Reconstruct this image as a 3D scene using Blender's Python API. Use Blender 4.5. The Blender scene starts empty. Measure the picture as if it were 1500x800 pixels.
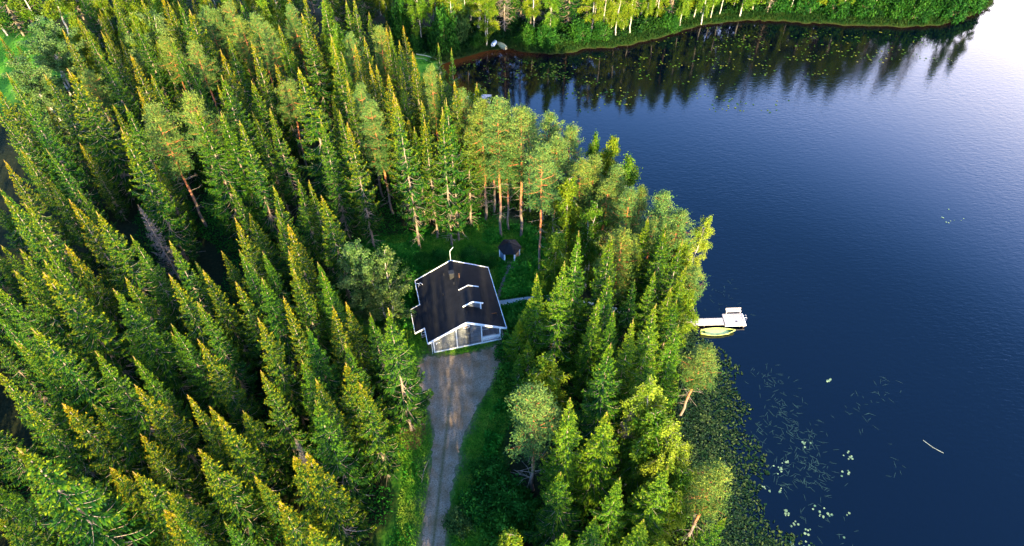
import bpy, bmesh, math, random
import numpy as np
from mathutils import Vector
# ------------------------------------------------------------------ camera, sky, sun
scene = bpy.context.scene
C = scene.collection
H = 75.0; PITCH = math.radians(48)
cam_d = bpy.data.cameras.new('camera'); cam = bpy.data.objects.new('camera', cam_d); C.objects.link(cam)
cam.location = (0, 0, H); cam.rotation_euler = (math.pi/2 - PITCH, 0, 0)
cam_d.sensor_width = 36; cam_d.lens = 24; cam_d.clip_end = 6000; cam_d.clip_start = .5
scene.camera = cam
SUN_EL, SUN_AZ = math.radians(16), math.radians(173)     # azimuth clockwise from +Y: behind the camera, a little to the right
w = bpy.data.worlds.new('World'); scene.world = w; w.use_nodes = True
nt = w.node_tree; bg = nt.nodes['Background']
sky = nt.nodes.new('ShaderNodeTexSky'); sky.sky_type = 'NISHITA'; sky.sun_disc = False
sky.sun_elevation = SUN_EL; sky.sun_rotation = SUN_AZ; sky.air_density = 1.0; sky.dust_density = .6; sky.ozone_density = 3.0
# pale evening haze low in the sky, strongest over the lake to the right
tc = nt.nodes.new('ShaderNodeTexCoord'); sx = nt.nodes.new('ShaderNodeSeparateXYZ'); nt.links.new(tc.outputs['Generated'], sx.inputs[0])
mr = nt.nodes.new('ShaderNodeMapRange'); mr.interpolation_type = 'SMOOTHSTEP'
mr.inputs['From Min'].default_value = .68; mr.inputs['From Max'].default_value = .34; nt.links.new(sx.outputs['Z'], mr.inputs['Value'])
mx = nt.nodes.new('ShaderNodeMapRange'); mx.interpolation_type = 'SMOOTHSTEP'
mx.inputs['From Min'].default_value = -.25; mx.inputs['From Max'].default_value = .75; mx.inputs['To Min'].default_value = .25; nt.links.new(sx.outputs['X'], mx.inputs['Value'])
mm = nt.nodes.new('ShaderNodeMath'); mm.operation = 'MULTIPLY'; nt.links.new(mr.outputs[0], mm.inputs[0]); nt.links.new(mx.outputs[0], mm.inputs[1])
mp = nt.nodes.new('ShaderNodeMath'); mp.operation = 'POWER'; mp.inputs[1].default_value = 1.0; nt.links.new(mm.outputs[0], mp.inputs[0])
mix = nt.nodes.new('ShaderNodeMix'); mix.data_type = 'RGBA'
hue = nt.nodes.new('ShaderNodeMix'); hue.data_type = 'RGBA'; hue.blend_type = 'MULTIPLY'; hue.inputs[0].default_value = 1
hue.inputs[7].default_value = (.52, .88, 1.25, 1); nt.links.new(sky.outputs[0], hue.inputs[6])
nt.links.new(mp.outputs[0], mix.inputs[0]); nt.links.new(hue.outputs[2], mix.inputs[6])
hz = nt.nodes.new('ShaderNodeMix'); hz.data_type = 'RGBA'; hz.inputs[6].default_value = (3.0, 8.0, 21, 1); hz.inputs[7].default_value = (17, 14.8, 14.0, 1); nt.links.new(mm.outputs[0], hz.inputs[0]); nt.links.new(hz.outputs[2], mix.inputs[7])
nt.links.new(mix.outputs[2], bg.inputs[0]); bg.inputs[1].default_value = .15
sd = bpy.data.lights.new('sun', 'SUN'); sun = bpy.data.objects.new('sun', sd); C.objects.link(sun)
sd.energy = 5.0; sd.angle = math.radians(.53); sd.color = (1.0, .81, .41)
sdir = Vector((math.sin(SUN_AZ)*math.cos(SUN_EL), math.cos(SUN_AZ)*math.cos(SUN_EL), math.sin(SUN_EL)))
sun.rotation_euler = sdir.to_track_quat('Z', 'Y').to_euler()
vs = scene.view_settings; vs.view_transform = 'Standard'; vs.look = 'None'; vs.gamma = 1; vs.use_curve_mapping = False; vs.exposure = 2.3
scene.cycles.use_denoising = True
scene.cycles.max_bounces = 4; scene.cycles.diffuse_bounces = 2; scene.cycles.glossy_bounces = 2; scene.cycles.transmission_bounces = 2
scene.cycles.caustics_reflective = False; scene.cycles.caustics_refractive = False

# ------------------------------------------------------------------ helpers
rnd = random.Random(7); R = np.random.RandomState(7)
def tag(o, label=None, cat=None, group=None, kind=None):
    if label: o['label'] = label
    if cat: o['category'] = cat
    if group: o['group'] = group
    if kind: o['kind'] = kind
    return o
def empty(name, loc=(0,0,0), rz=0):
    o = bpy.data.objects.new(name, None); C.objects.link(o); o.location = loc; o.rotation_euler = (0,0,rz); o.empty_display_size = .3
    return o
def link(name, me, mats=(), parent=None):
    for m in mats: me.materials.append(m)
    o = bpy.data.objects.new(name, me); C.objects.link(o)
    if parent: o.parent = parent
    return o
class NT:
    def __init__(s, name):
        s.m = bpy.data.materials.new(name); s.m.use_nodes = True; s.t = s.m.node_tree; s.b = s.t.nodes['Principled BSDF']
    def n(s, k, **kw):
        x = s.t.nodes.new(k)
        for a, v in kw.items(): setattr(x, a, v)
        return x
    def l(s, a, b): s.t.links.new(a, b)
    def set(s, **kw):
        for k, v in kw.items(): s.b.inputs[k.replace('_', ' ')].default_value = v
        return s
    def noise(s, scale, detail=3, coord='Object', vec=None, dist=0):
        c = s.n('ShaderNodeTexCoord'); x = s.n('ShaderNodeTexNoise'); x.inputs['Scale'].default_value = scale
        x.inputs['Detail'].default_value = detail; x.inputs['Distortion'].default_value = dist; s.l(vec or c.outputs[coord], x.inputs['Vector']); return x.outputs[0]
    def ramp(s, fac, stops):
        r = s.n('ShaderNodeValToRGB'); e = r.color_ramp.elements
        while len(e) < len(stops): e.new(.5)
        for i, (p, c) in enumerate(stops): e[i].position = p; e[i].color = (*c, 1)
        s.l(fac, r.inputs[0]); return r.outputs[0]
    def mix(s, a, b, f, mode='MIX'):
        x = s.n('ShaderNodeMix', data_type='RGBA', blend_type=mode)
        for i, v in ((0, f), (6, a), (7, b)):
            if isinstance(v, bpy.types.NodeSocket): s.l(v, x.inputs[i])
            elif i == 0: x.inputs[0].default_value = v
            else: x.inputs[i].default_value = (*v, 1)
        return x.outputs[2]
    def math(s, op, a, b):
        x = s.n('ShaderNodeMath', operation=op)
        for i, v in ((0, a), (1, b)):
            if isinstance(v, bpy.types.NodeSocket): s.l(v, x.inputs[i])
            else: x.inputs[i].default_value = v
        return x.outputs[0]
    def attr(s, name):
        x = s.n('ShaderNodeAttribute'); x.attribute_name = name; return x.outputs['Fac']
    def bump(s, h, strength, dist=.02):
        x = s.n('ShaderNodeBump'); x.inputs['Strength'].default_value = strength; x.inputs['Distance'].default_value = dist
        s.l(h, x.inputs['Height']); s.l(x.outputs[0], s.b.inputs['Normal'])
def plain(name, col, rough=.7, var=.25, scale=4, metal=0):
    m = NT(name); m.set(Roughness=rough, Metallic=metal)
    dark = tuple(c*(1-var) for c in col); lite = tuple(min(1, c*(1+var)) for c in col)
    m.l(m.ramp(m.noise(scale, 5), [(.3, dark), (.7, lite)]), m.b.inputs['Base Color']); return m.m
def leafmat(name, stops, hues, rough=.6, transl=.12):
    """stops: colour by tint attribute (leaf age; on spruces also painted sun and shade); hues: two colours the whole tree leans between"""
    m = NT(name); m.set(Roughness=rough, Specular_IOR_Level=.06)
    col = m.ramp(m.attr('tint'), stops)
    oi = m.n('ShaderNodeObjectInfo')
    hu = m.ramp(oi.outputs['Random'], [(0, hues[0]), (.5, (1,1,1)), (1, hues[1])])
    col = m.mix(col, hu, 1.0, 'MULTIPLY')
    m.l(col, m.b.inputs['Base Color'])
    if transl:
        tr = m.n('ShaderNodeBsdfTranslucent'); m.l(col, tr.inputs[0]); ms = m.n('ShaderNodeMixShader'); ms.inputs[0].default_value = transl
        out = m.t.nodes['Material Output']; m.l(m.b.outputs[0], ms.inputs[1]); m.l(tr.outputs[0], ms.inputs[2]); m.l(ms.outputs[0], out.inputs[0])
    return m.m
M = {}
M['spruce'] = leafmat('spruce_needles', [(0, (.002,.018,.006)), (.42, (.009,.048,.006)), (.70, (.045,.108,.004)), (.9, (.095,.165,.004)), (1, (.150,.200,.006))], [(.72,.92,1.15),(1.25,1.05,.8)])  # cool dark end is painted shade, bright end painted sun on the tips
M['spruce_sun_gold'] = leafmat('spruce_needles_sun_gold', [(0, (.002,.018,.006)), (.42, (.009,.048,.006)), (.64, (.050,.105,.004)), (.80, (.130,.155,.004)), (1, (.280,.235,.006))], [(.75,.97,1.1),(1.35,1.0,.8)])  # warm low sun painted into the needle colour as gold
M['deadneedle'] = plain('dead_needles', (.10,.085,.07), .9, .4, 6)
M['cone'] = plain('spruce_cones', (.19,.12,.025), .7, .4, 9)
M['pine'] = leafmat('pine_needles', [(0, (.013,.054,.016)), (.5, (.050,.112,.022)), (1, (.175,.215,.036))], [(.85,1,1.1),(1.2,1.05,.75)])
M['birch'] = leafmat('birch_leaves', [(0, (.014,.060,.004)), (.5, (.055,.120,.006)), (1, (.160,.205,.012))], [(.75,.95,1.0),(1.25,1.05,.8)], transl=.22)
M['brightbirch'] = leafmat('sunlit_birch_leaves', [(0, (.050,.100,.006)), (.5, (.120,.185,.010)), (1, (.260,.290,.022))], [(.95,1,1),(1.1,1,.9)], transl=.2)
M['greyleaf'] = leafmat('willow_leaves', [(0, (.020,.060,.014)), (.5, (.050,.105,.022)), (1, (.125,.165,.042))], [(.85,1,1),(1.1,1.05,.9)], transl=.15)
M['shrubleaf'] = leafmat('shrub_leaves', [(0, (.010,.050,.006)), (.5, (.022,.110,.010)), (1, (.060,.200,.020))], [(.7,.95,1.1),(1.2,1.05,.9)], transl=.15)
M['wood'] = plain('dead_grey_wood', (.28,.21,.15), .85, .4, 3)
M['spruce_sunlit'] = leafmat('spruce_needles_sunlit', [(0, (.006,.032,.004)), (.40, (.025,.085,.004)), (.68, (.085,.155,.005)), (1, (.180,.225,.010))], [(.75,.95,1.1),(1.2,1.05,.9)])  # lakeside spruces: sunlight put into a brighter needle colour
M['sprucebark'] = plain('spruce_bark', (.20,.145,.10), .9, .4, 5)
m = NT('pine_bark'); m.set(Roughness=.85)     # grey plates below, flaking orange bark above
tcn = m.n('ShaderNodeTexCoord'); sp = m.n('ShaderNodeSeparateXYZ'); m.l(tcn.outputs['Object'], sp.inputs[0])
zz = m.math('ADD', m.math('MULTIPLY', sp.outputs['Z'], .07), m.math('MULTIPLY', m.noise(2.5, 4), .35))
m.l(m.ramp(zz, [(.45, (.16,.12,.09)), (.75, (.40,.125,.038))]), m.b.inputs['Base Color']); M['pinebark'] = m.m
m = NT('birch_bark'); m.set(Roughness=.7)
tcn = m.n('ShaderNodeTexCoord'); mpn = m.n('ShaderNodeMapping'); mpn.inputs['Scale'].default_value = (2, 2, 9); m.l(tcn.outputs['Object'], mpn.inputs[0])
m.l(m.ramp(m.noise(1.2, 3, vec=mpn.outputs[0]), [(.36, (.05,.04,.035)), (.46, (.36,.32,.25)), (.8, (.50,.45,.37))]), m.b.inputs['Base Color']); M['birchbark'] = m.m

M['grass'] = leafmat('grass_blades', [(0, (.028,.130,.008)), (.5, (.085,.260,.014)), (1, (.270,.340,.035))], [(1,1,1),(1,1,1)], transl=0)
M['herb'] = leafmat('herb_leaves', [(0, (.009,.075,.007)), (.5, (.028,.170,.011)), (1, (.090,.300,.024))], [(1,1,1),(1,1,1)], transl=.1)
M['birch2'] = leafmat('lakeside_leaves', [(0, (.012,.045,.006)), (.5, (.055,.110,.008)), (1, (.200,.200,.018))], [(1,1,1),(1,1,1)], transl=.15)
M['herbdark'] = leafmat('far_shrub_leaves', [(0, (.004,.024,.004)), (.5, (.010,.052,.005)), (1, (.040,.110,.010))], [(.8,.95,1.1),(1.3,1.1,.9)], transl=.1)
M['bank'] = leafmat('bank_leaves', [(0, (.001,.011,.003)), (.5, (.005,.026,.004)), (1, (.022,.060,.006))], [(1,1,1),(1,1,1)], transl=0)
M['sedge'] = leafmat('sedge', [(0, (.003,.018,.004)), (.5, (.009,.034,.005)), (1, (.038,.058,.008))], [(1,1,1),(1,1,1)], transl=.1)
M['pad'] = leafmat('lily_pad_green', [(0, (.010,.045,.004)), (.5, (.040,.085,.008)), (1, (.150,.140,.018))], [(1,1,1),(1,1,1)], .35, 0)
M['paleleaf'] = leafmat('pale_pad', [(0, (.06,.12,.07)), (1, (.20,.27,.14))], [(1,1,1),(1,1,1)], .35, 0)
M['waterleaf'] = leafmat('water_plant_leaf', [(0, (.003,.012,.006)), (.5, (.009,.030,.009)), (1, (.065,.090,.022))], [(1,1,1),(1,1,1)], .4, 0)
M['bladeleaf'] = leafmat('reed_blade', [(0, (.008,.026,.026)), (1, (.04,.08,.06))], [(1,1,1),(1,1,1)], .4, 0)

class Geo:
    """collects quads and tris with a tint value per vertex and a material slot per face"""
    def __init__(s): s.v = []; s.q = []; s.t = []; s.mi = []; s.n = 0
    def quads(s, V, tint, mat=0):          # V (N,4,3), tint (N,) or (N,4)
        N = len(V); tint = np.asarray(tint, float)
        if tint.ndim == 1: tint = np.repeat(tint[:, None], 4, 1)
        s.v.append(V.reshape(-1, 3)); s.t.append(tint.reshape(-1)); s.q.append(np.arange(4*N).reshape(N, 4) + s.n); s.mi.append(np.full(N, mat)); s.n += 4*N
    def tube(s, pts, rad, seg=5, tint=.5, mat=0):
        pts = np.asarray(pts, float); n = len(pts); rad = np.broadcast_to(rad, (n,))
        d = np.gradient(pts, axis=0); d /= np.linalg.norm(d, axis=1)[:, None] + 1e-9
        up = np.where(np.abs(d[:, 2:3]) > .9, [[1., 0, 0]], [[0, 0, 1.]]); a = np.cross(d, up); a /= np.linalg.norm(a, axis=1)[:, None] + 1e-9; b = np.cross(d, a)
        th = np.arange(seg)*2*np.pi/seg
        ring = pts[:, None] + rad[:, None, None]*(a[:, None]*np.cos(th)[None, :, None] + b[:, None]*np.sin(th)[None, :, None])
        idx = (np.arange(n)[:, None]*seg + np.arange(seg)); F = []
        for i in range(n-1):
            for j in range(seg): F.append([idx[i, j], idx[i, (j+1) % seg], idx[i+1, (j+1) % seg], idx[i+1, j]])
        F = np.array(F)[:, ::-1]; s.v.append(ring.reshape(-1, 3)); s.t.append(np.full(n*seg, tint)); s.q.append(F + s.n); s.mi.append(np.full(len(F), mat)); s.n += n*seg
    def mesh(s, name, smooth=False):
        v = np.concatenate(s.v); q = np.concatenate(s.q); t = np.concatenate(s.t); mi = np.concatenate(s.mi)
        me = bpy.data.meshes.new(name); me.vertices.add(len(v)); me.vertices.foreach_set('co', v.astype(np.float32).ravel())
        me.loops.add(q.size); me.loops.foreach_set('vertex_index', q.astype(np.int32).ravel())
        me.polygons.add(len(q)); me.polygons.foreach_set('loop_start', (np.arange(len(q))*4).astype(np.int32)); me.polygons.foreach_set('loop_total', np.full(len(q), 4, np.int32))
        me.polygons.foreach_set('material_index', mi.astype(np.int32))
        if smooth: me.polygons.foreach_set('use_smooth', np.ones(len(q), bool))
        a = me.attributes.new('tint', 'FLOAT', 'POINT'); a.data.foreach_set('value', t.astype(np.float32))
        me.update(calc_edges=True); return me
def unit(v): return v/(np.linalg.norm(v, axis=-1, keepdims=True)+1e-9)
def sprays(g, B, D, L, W, tint0, tint1, rs, droop=.25, roll=.8, mat=0):
    """twigs of foliage: two bent quads each, from base B along D"""
    N = len(B); D = unit(D); L = np.broadcast_to(L, (N,)); W = np.broadcast_to(W, (N,))
    up = np.array([[0, 0, 1.]]); sd = unit(np.cross(D, up) + 1e-3); nn = np.cross(sd, D)
    r = rs.uniform(-roll, roll, N)[:, None]; sv = sd*np.cos(r) + nn*np.sin(r)
    mid = B + D*(L*.5)[:, None]; mid[:, 2] -= droop*.15*L
    tip = B + D*L[:, None]; tip[:, 2] -= droop*L
    w = (W*.5)[:, None]
    g.quads(np.stack([B - sv*w*.5, B + sv*w*.5, mid + sv*w, mid - sv*w], 1), np.stack([tint0, tint0, (tint0+tint1)/2, (tint0+tint1)/2], 1), mat)
    g.quads(np.stack([mid - sv*w, mid + sv*w, tip + sv*w*.3, tip - sv*w*.3], 1), np.stack([(tint0+tint1)/2, (tint0+tint1)/2, tint1, tint1], 1), mat)

def make_spruce(seed, h=20.0, cb=2.5, rmax=2.5, dens=1.0, sparse=0.0):
    rs = np.random.RandomState(seed); g = Geo(); t = Geo()
    zs = np.linspace(0, h, 14); wob = np.cumsum(rs.normal(0, .03, (14, 2)), 0); wob[0] = 0
    tr = np.column_stack([wob, zs]); t.tube(tr, .15*(1-zs/h)**.9 + .012, 7)
    def axis(z): return np.array([np.interp(z, zs, tr[:, 0]), np.interp(z, zs, tr[:, 1]), z])
    z = cb
    lobes = rs.uniform(.84, 1.14, 6); lob = lambda a: np.interp((a/(2*np.pi)*6) % 6, np.arange(7), np.append(lobes, lobes[0]))
    while z < h-.3:
        f = (z-cb)/(h-cb)                                   # 0 crown base, 1 top
        prof = rmax*1.15*min(1.0, .72+1.2*f)*(1-f)**1.12 + .07
        n = rs.randint(5, 8) if f < .6 else rs.randint(5, 7) if f < .85 else rs.randint(4, 6)
        a0 = rs.uniform(0, 6.28); whorl = rs.uniform(.82, 1.14)
        for i in range(n):
            a = a0 + i*6.283/n + rs.normal(0, .22); Lb = prof*rs.uniform(.74, 1.10)*lob(a)*whorl
            if rs.rand() < .08 + sparse*(1-f): continue
            if rs.rand() < .06: Lb *= 1.25
            el = np.interp(f, [0, .45, .8, 1], [-.62, -.30, .22, .8]) + rs.normal(0, .09)
            o = axis(z + rs.uniform(-.15, .15)); dr = np.array([np.cos(a), np.sin(a), 0.]); pr = np.array([-np.sin(a), np.cos(a), 0.])
            m = max(5, int(Lb/.10*dens)); s = np.linspace(.04, 1, m)
            cl = o + dr*(s*Lb*np.cos(el))[:, None] + pr*(rs.normal(0, .10)*Lb*s**2)[:, None]
            lift = np.interp(f, [0, .6, 1], [.55, .35, .05])*Lb
            cl[:, 2] += s*Lb*np.sin(el) + lift*(s**2.6) - .10*Lb*np.sin(s*np.pi)*(1-f)
            inner = np.interp(f, [0, .35, .6, 1], [.36, .18, .04, .0]) + rs.uniform(-.05, .08)
            if Lb > .8:
                ss = cl[::max(1, m//5)]
                if len(ss) >= 2: t.tube(ss, np.linspace(.034, .008, len(ss))*min(1.3, Lb/1.8), 3, mat=1)
            keep = s > inner; c = cl[keep]; sk = s[keep]
            if len(c) < 3: continue
            dirn = unit(np.gradient(c, axis=0)); side = unit(np.cross(dirn, [[0, 0, 1.]]))
            wl = (Lb**.7)*np.interp(sk, [0, .3, .65, 1], [.16, .30, .27, .10])*rs.uniform(.7, 1.2) + .05
            for sg in (-1, 1):
                d = dirn*rs.uniform(.6, 1.1, (len(c), 1)) + side*sg*rs.uniform(.6, 1.0, (len(c), 1)); d[:, 2] += rs.normal(-.18, .18, len(c))
                tn = np.clip(.16 + .26*sk + .30*f + rs.normal(0, .10, len(c)), 0, 1)  # new growth towards bough ends; the rise with height is painted sunlight
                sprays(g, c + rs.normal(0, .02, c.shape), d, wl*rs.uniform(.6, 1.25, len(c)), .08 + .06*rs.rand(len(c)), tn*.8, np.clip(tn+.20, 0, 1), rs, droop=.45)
            q = rs.rand(len(c)) < .75; cc = c[q]
            if len(cc):
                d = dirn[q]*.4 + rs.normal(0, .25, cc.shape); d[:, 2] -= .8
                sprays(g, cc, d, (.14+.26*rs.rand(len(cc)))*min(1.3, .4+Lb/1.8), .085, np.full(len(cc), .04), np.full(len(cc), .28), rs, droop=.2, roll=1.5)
            q = rs.rand(len(c)) < .55; cc = c[q]
            if len(cc):
                d = dirn[q] + rs.normal(0, .30, cc.shape); d[:, 2] += .30
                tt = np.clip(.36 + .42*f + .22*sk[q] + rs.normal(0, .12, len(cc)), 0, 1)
                sprays(g, cc, d, (.16+.12*rs.rand(len(cc)))*(1.1-.4*f), .08, tt*.85, tt, rs, droop=-.1, roll=1.5)
            ne = 5; e = np.repeat(cl[-1:], ne, 0); d = np.repeat(dirn[-1:], ne, 0) + rs.normal(0, .45, (ne, 3)); d[:, 2] += .15
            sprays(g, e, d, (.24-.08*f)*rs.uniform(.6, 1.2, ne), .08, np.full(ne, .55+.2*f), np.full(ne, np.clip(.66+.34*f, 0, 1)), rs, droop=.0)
            if f > .70 and rs.rand() < .28:
                p = cl[-3:-1] + rs.normal(0, .05, (2, 3)); nn = len(p)
                sprays(g, p, np.tile([[0, 0, -1.]], (nn, 1)) + rs.normal(0, .2, (nn, 3)), .15, .055, np.full(nn, .5), np.full(nn, .5), rs, 0, 3.1, mat=1)
        z += np.interp(f, [0, .5, .8, 1], [.74, .58, .42, .30])*rs.uniform(.75, 1.25)
    g.tube(np.array([axis(h-.9), axis(h-.2)+[0, 0, .1], axis(h)+[0, 0, .55]]), [.06, .04, .02], 4, tint=1.0, mat=1)
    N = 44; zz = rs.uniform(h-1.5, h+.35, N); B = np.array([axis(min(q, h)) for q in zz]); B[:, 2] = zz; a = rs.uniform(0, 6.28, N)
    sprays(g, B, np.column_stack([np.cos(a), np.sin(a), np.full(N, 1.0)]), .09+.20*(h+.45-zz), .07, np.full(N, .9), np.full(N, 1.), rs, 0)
    for i in range(34):
        zq = rs.uniform(.8, max(cb+3.5, 4)); a = rs.uniform(0, 6.28); Lb = rs.uniform(.5, 2.0)
        o = axis(zq); e = o + np.array([np.cos(a)*Lb, np.sin(a)*Lb, -Lb*rs.uniform(.1, .5)]); mid = (o+e)/2 + [0, 0, .12]
        t.tube([o, mid, e], [.026, .018, .008], 3, mat=1)
    return g.mesh('spruce_crown'), t.mesh('spruce_trunk', True)

def tufts(g, Cn, size, per, rs, tlo, thi, w=.05, up=.3):
    """needle tufts: blades radiating from clump centres"""
    N = len(Cn); B = np.repeat(Cn, per, 0) + rs.normal(0, 1, (N*per, 3))*np.array([1, 1, .7])*size*.42
    D = unit(rs.normal(0, 1, B.shape)); D[:, 2] += up
    tn = np.repeat(rs.uniform(tlo, thi, N), per) + rs.normal(0, .1, N*per)
    sprays(g, B, D, size*rs.uniform(.30, .62, N*per), w, np.clip(tn-.12, 0, 1), np.clip(tn+.12, 0, 1), rs, 0, 1.5)
def make_pine(seed, h=20.0, cb=.55, rmax=2.3, n=46):
    rs = np.random.RandomState(seed); g = Geo(); t = Geo()
    zs = np.linspace(0, h, 16); wob = np.cumsum(rs.normal(0, .06, (16, 2)), 0); wob[0] = 0; tr = np.column_stack([wob, zs])
    t.tube(tr, .145*(1-zs/h)**.6 + .02, 7)
    def axis(z): return np.array([np.interp(z, zs, tr[:, 0]), np.interp(z, zs, tr[:, 1]), z])
    for i in range(n):
        f = (i+rs.rand())/n; z = h*(cb + (1-cb)*f) - .3; a = i*2.4 + rs.normal(0, .3)
        Lb = rmax*np.interp(f, [0, .25, .6, .9, 1], [.55, 1, .95, .5, .25])*rs.uniform(.6, 1.15)
        el = np.interp(f, [0, .5, 1], [.0, .3, .9]) + rs.normal(0, .12)
        o = axis(z); dr = np.array([np.cos(a)*np.cos(el), np.sin(a)*np.cos(el), np.sin(el)])
        cl = o + dr*np.linspace(0, Lb, 5)[:, None]; cl[1:4, 2] -= .10*Lb; cl[:, :2] += np.cumsum(rs.normal(0, .06, (5, 2)), 0)*min(1, Lb)
        t.tube(cl, np.linspace(.04, .010, 5)*min(1.2, .4+Lb/2), 4)
        nc = int(4 + Lb*5); u = rs.uniform(.35, 1.05, nc); c = o + dr*(u*Lb)[:, None] + rs.normal(0, .30, (nc, 3))*np.array([1, 1, .55])*min(1.3, .4+Lb*.4)
        for q in c[::2]:
            j = cl[3]; t.tube([j, q], [.012, .006], 3)
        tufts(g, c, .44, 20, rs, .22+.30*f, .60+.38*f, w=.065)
    for i in range(16):      # dead snags under the crown
        z = h*rs.uniform(cb-.32, cb+.05); a = rs.uniform(0, 6.28); Lb = rs.uniform(.5, 1.9); o = axis(z)
        e = o + np.array([np.cos(a)*Lb, np.sin(a)*Lb, Lb*rs.uniform(-.35, .25)]); mid = (o+e)/2 + rs.normal(0, .12, 3)
        t.tube([o, mid, e], [.026, .018, .006], 3, mat=1)
        t.tube([mid, mid + (e-o)*.3 + rs.normal(0, .18, 3)], [.012, .004], 3, mat=1)
    return g.mesh('pine_crown'), t.mesh('pine_trunk', True)
def make_birch(seed, h=17.0, cb=.28, rmax=2.4, n=60, weep=.6, leaf=.17, multi=1, per=150):
    rs = np.random.RandomState(seed); g = Geo(); t = Geo()
    for s_ in range(multi):
        zs = np.linspace(0, h*(1-.12*s_), 12); wob = np.cumsum(rs.normal(0, .09, (12, 2)), 0); wob[0] = 0
        off = np.array([[0, 0]]) if multi == 1 else rs.normal(0, .25, (1, 2)); lean = 0 if multi == 1 else rs.normal(0, .09, 2)
        tr = np.column_stack([wob + off + zs[:, None]*lean, zs]); t.tube(tr, .115*(1-zs/zs[-1])**.7 + .010, 7)
        for i in range(n//multi):
            f = rs.rand()**.9; z = h*(cb + (1-cb)*f)*(1-.12*s_); a = i*2.4 + rs.normal(0, .4)
            Lb = rmax*np.interp(f, [0, .3, .7, 1], [.75, 1, .72, .2])*rs.uniform(.55, 1.12); el = np.interp(f, [0, 1], [.45, 1.05]) + rs.normal(0, .15)
            o = np.array([np.interp(z, zs, tr[:, 0]), np.interp(z, zs, tr[:, 1]), z]); dr = np.array([np.cos(a)*np.cos(el), np.sin(a)*np.cos(el), np.sin(el)])
            s = np.linspace(0, 1, 5)[:, None]; Lr = Lb/np.cos(min(el, 1.0)); cl = o + dr*s*Lr; cl[:, 2:] -= s**2.5*Lr*weep*.8
            t.tube(cl, np.linspace(.035, .006, 5), 3, mat=1)
            nl = int(per*(.35+Lb/rmax)); u = rs.uniform(.25, 1.05, nl); c = np.column_stack([np.interp(u, s[:, 0], cl[:, k]) for k in range(3)])
            # leaves hang in strings below the branch
            hang = rs.uniform(0, 1, nl)**1.3*weep*1.5; c += rs.normal(0, .17, c.shape); c[:, 2] -= hang; 
            D = rs.normal(0, .7, c.shape); D[:, 2] -= .4
            tb = rs.uniform(.25, .75); tn = np.clip(tb + rs.normal(0, .15, nl) + .15*u, 0, 1)
            sprays(g, c, D, leaf*rs.uniform(.8, 1.5, nl), leaf*.85, tn, tn, rs, .1, 1.5)
    return g.mesh('birch_crown'), t.mesh('birch_trunk', True)
def make_shrub(seed, r=1.5, h=1.8, n=2600, leaf=.17):
    rs = np.random.RandomState(seed); g = Geo(); t = Geo()
    nc = 34; ph = rs.uniform(0, 6.28, nc); el = np.arcsin(rs.uniform(0, 1, nc)); rr = rs.uniform(.55, 1.0, nc)
    c = np.column_stack([np.cos(ph)*np.cos(el)*r*rr, np.sin(ph)*np.cos(el)*r*rr, .15+np.sin(el)*h*rr])
    for q in c: t.tube([[0, 0, 0], q*.5 + rs.normal(0, .08, 3), q], [.03, .02, .006], 3)
    k = rs.randint(0, nc, n); P = c[k] + rs.normal(0, .23, (n, 3)); P[:, 2] = np.abs(P[:, 2]); tc_ = rs.uniform(.2, .8, nc)
    D = rs.normal(0, .8, P.shape); D[:, 2] += .2
    tn = np.clip(tc_[k] + rs.normal(0, .14, n), 0, 1); sprays(g, P, D, leaf*rs.uniform(.7, 1.5, n), leaf*.7, tn, tn, rs, .15, 1.5)
    return g.mesh('shrub_foliage'), t.mesh('shrub_stems')

# ------------------------------------------------------------------ lie of the land (metres; camera above 0,0)
SHORE = [(24.5, -60), (22.5, 0), (21.3, 22.7), (20.8, 27.6), (20.3, 35.5), (20.5, 44.5), (22.6, 57.4), (22.1, 63.6), (17.6, 71.7), (12.1, 80.8), (5.8, 89.3), (-1.2, 98.7), (-7.8, 110.2),
         (-11.3, 116.0), (-15.3, 124.6), (-12.7, 127.2), (-7.1, 129.9), (-1.4, 131.8), (4.3, 129.4), (12.8, 129.4), (14.4, 131.8), (21.6, 131.8), (30.7, 135.5), (37.2, 139.3), (45.4, 142.9),
         (54.7, 143.8), (67.9, 142.3), (82.3, 140.5), (94.7, 141.4), (106.6, 147.6), (112.6, 154.4), (112, 170), (150, 260), (420, 500), (900, 900), (1500, 600), (1500, -900), (24.5, -900)]
def smooth_line(p, it=2):
    p = [np.array(q, float) for q in p]
    for _ in range(it):
        o = []
        for i in range(len(p)):
            a, b = p[i], p[(i+1) % len(p)]; o += [a*.75+b*.25, a*.25+b*.75]
        p = o
    return np.array(p)
SH = smooth_line(SHORE, 1)
_o = []
for _i in range(len(SH)):          # uneven bank
    _a, _b = SH[_i], SH[(_i+1) % len(SH)]; _L = np.linalg.norm(_b-_a); _n = max(1, int(_L/1.1)) if _L < 30 else 1
    for _k in range(_n): _p = _a+(_b-_a)*_k/_n; _o.append(_p + (R.normal(0, .28, 2) if _n > 1 and not (56 < _p[1] < 61 and _p[0] < 40) else 0))
SH = np.array(_o)
def seg_dist(P, poly, closed=True):
    d = np.full(len(P), 1e9); n = len(poly)
    for i in range(n if closed else n-1):
        a, b = poly[i], poly[(i+1) % n]; ab = b-a; t = np.clip(((P-a)@ab)/(ab@ab+1e-9), 0, 1)[:, None]
        d = np.minimum(d, np.linalg.norm(P-(a+t*ab), axis=1))
    return d
def inside(P, poly):
    c = np.zeros(len(P), bool); n = len(poly)
    for i in range(n):
        (x1, y1), (x2, y2) = poly[i], poly[(i+1) % n]
        if y1 == y2: continue
        c ^= ((y1 > P[:, 1]) != (y2 > P[:, 1])) & (P[:, 0] < (x2-x1)*(P[:, 1]-y1)/(y2-y1)+x1)
    return c
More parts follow.
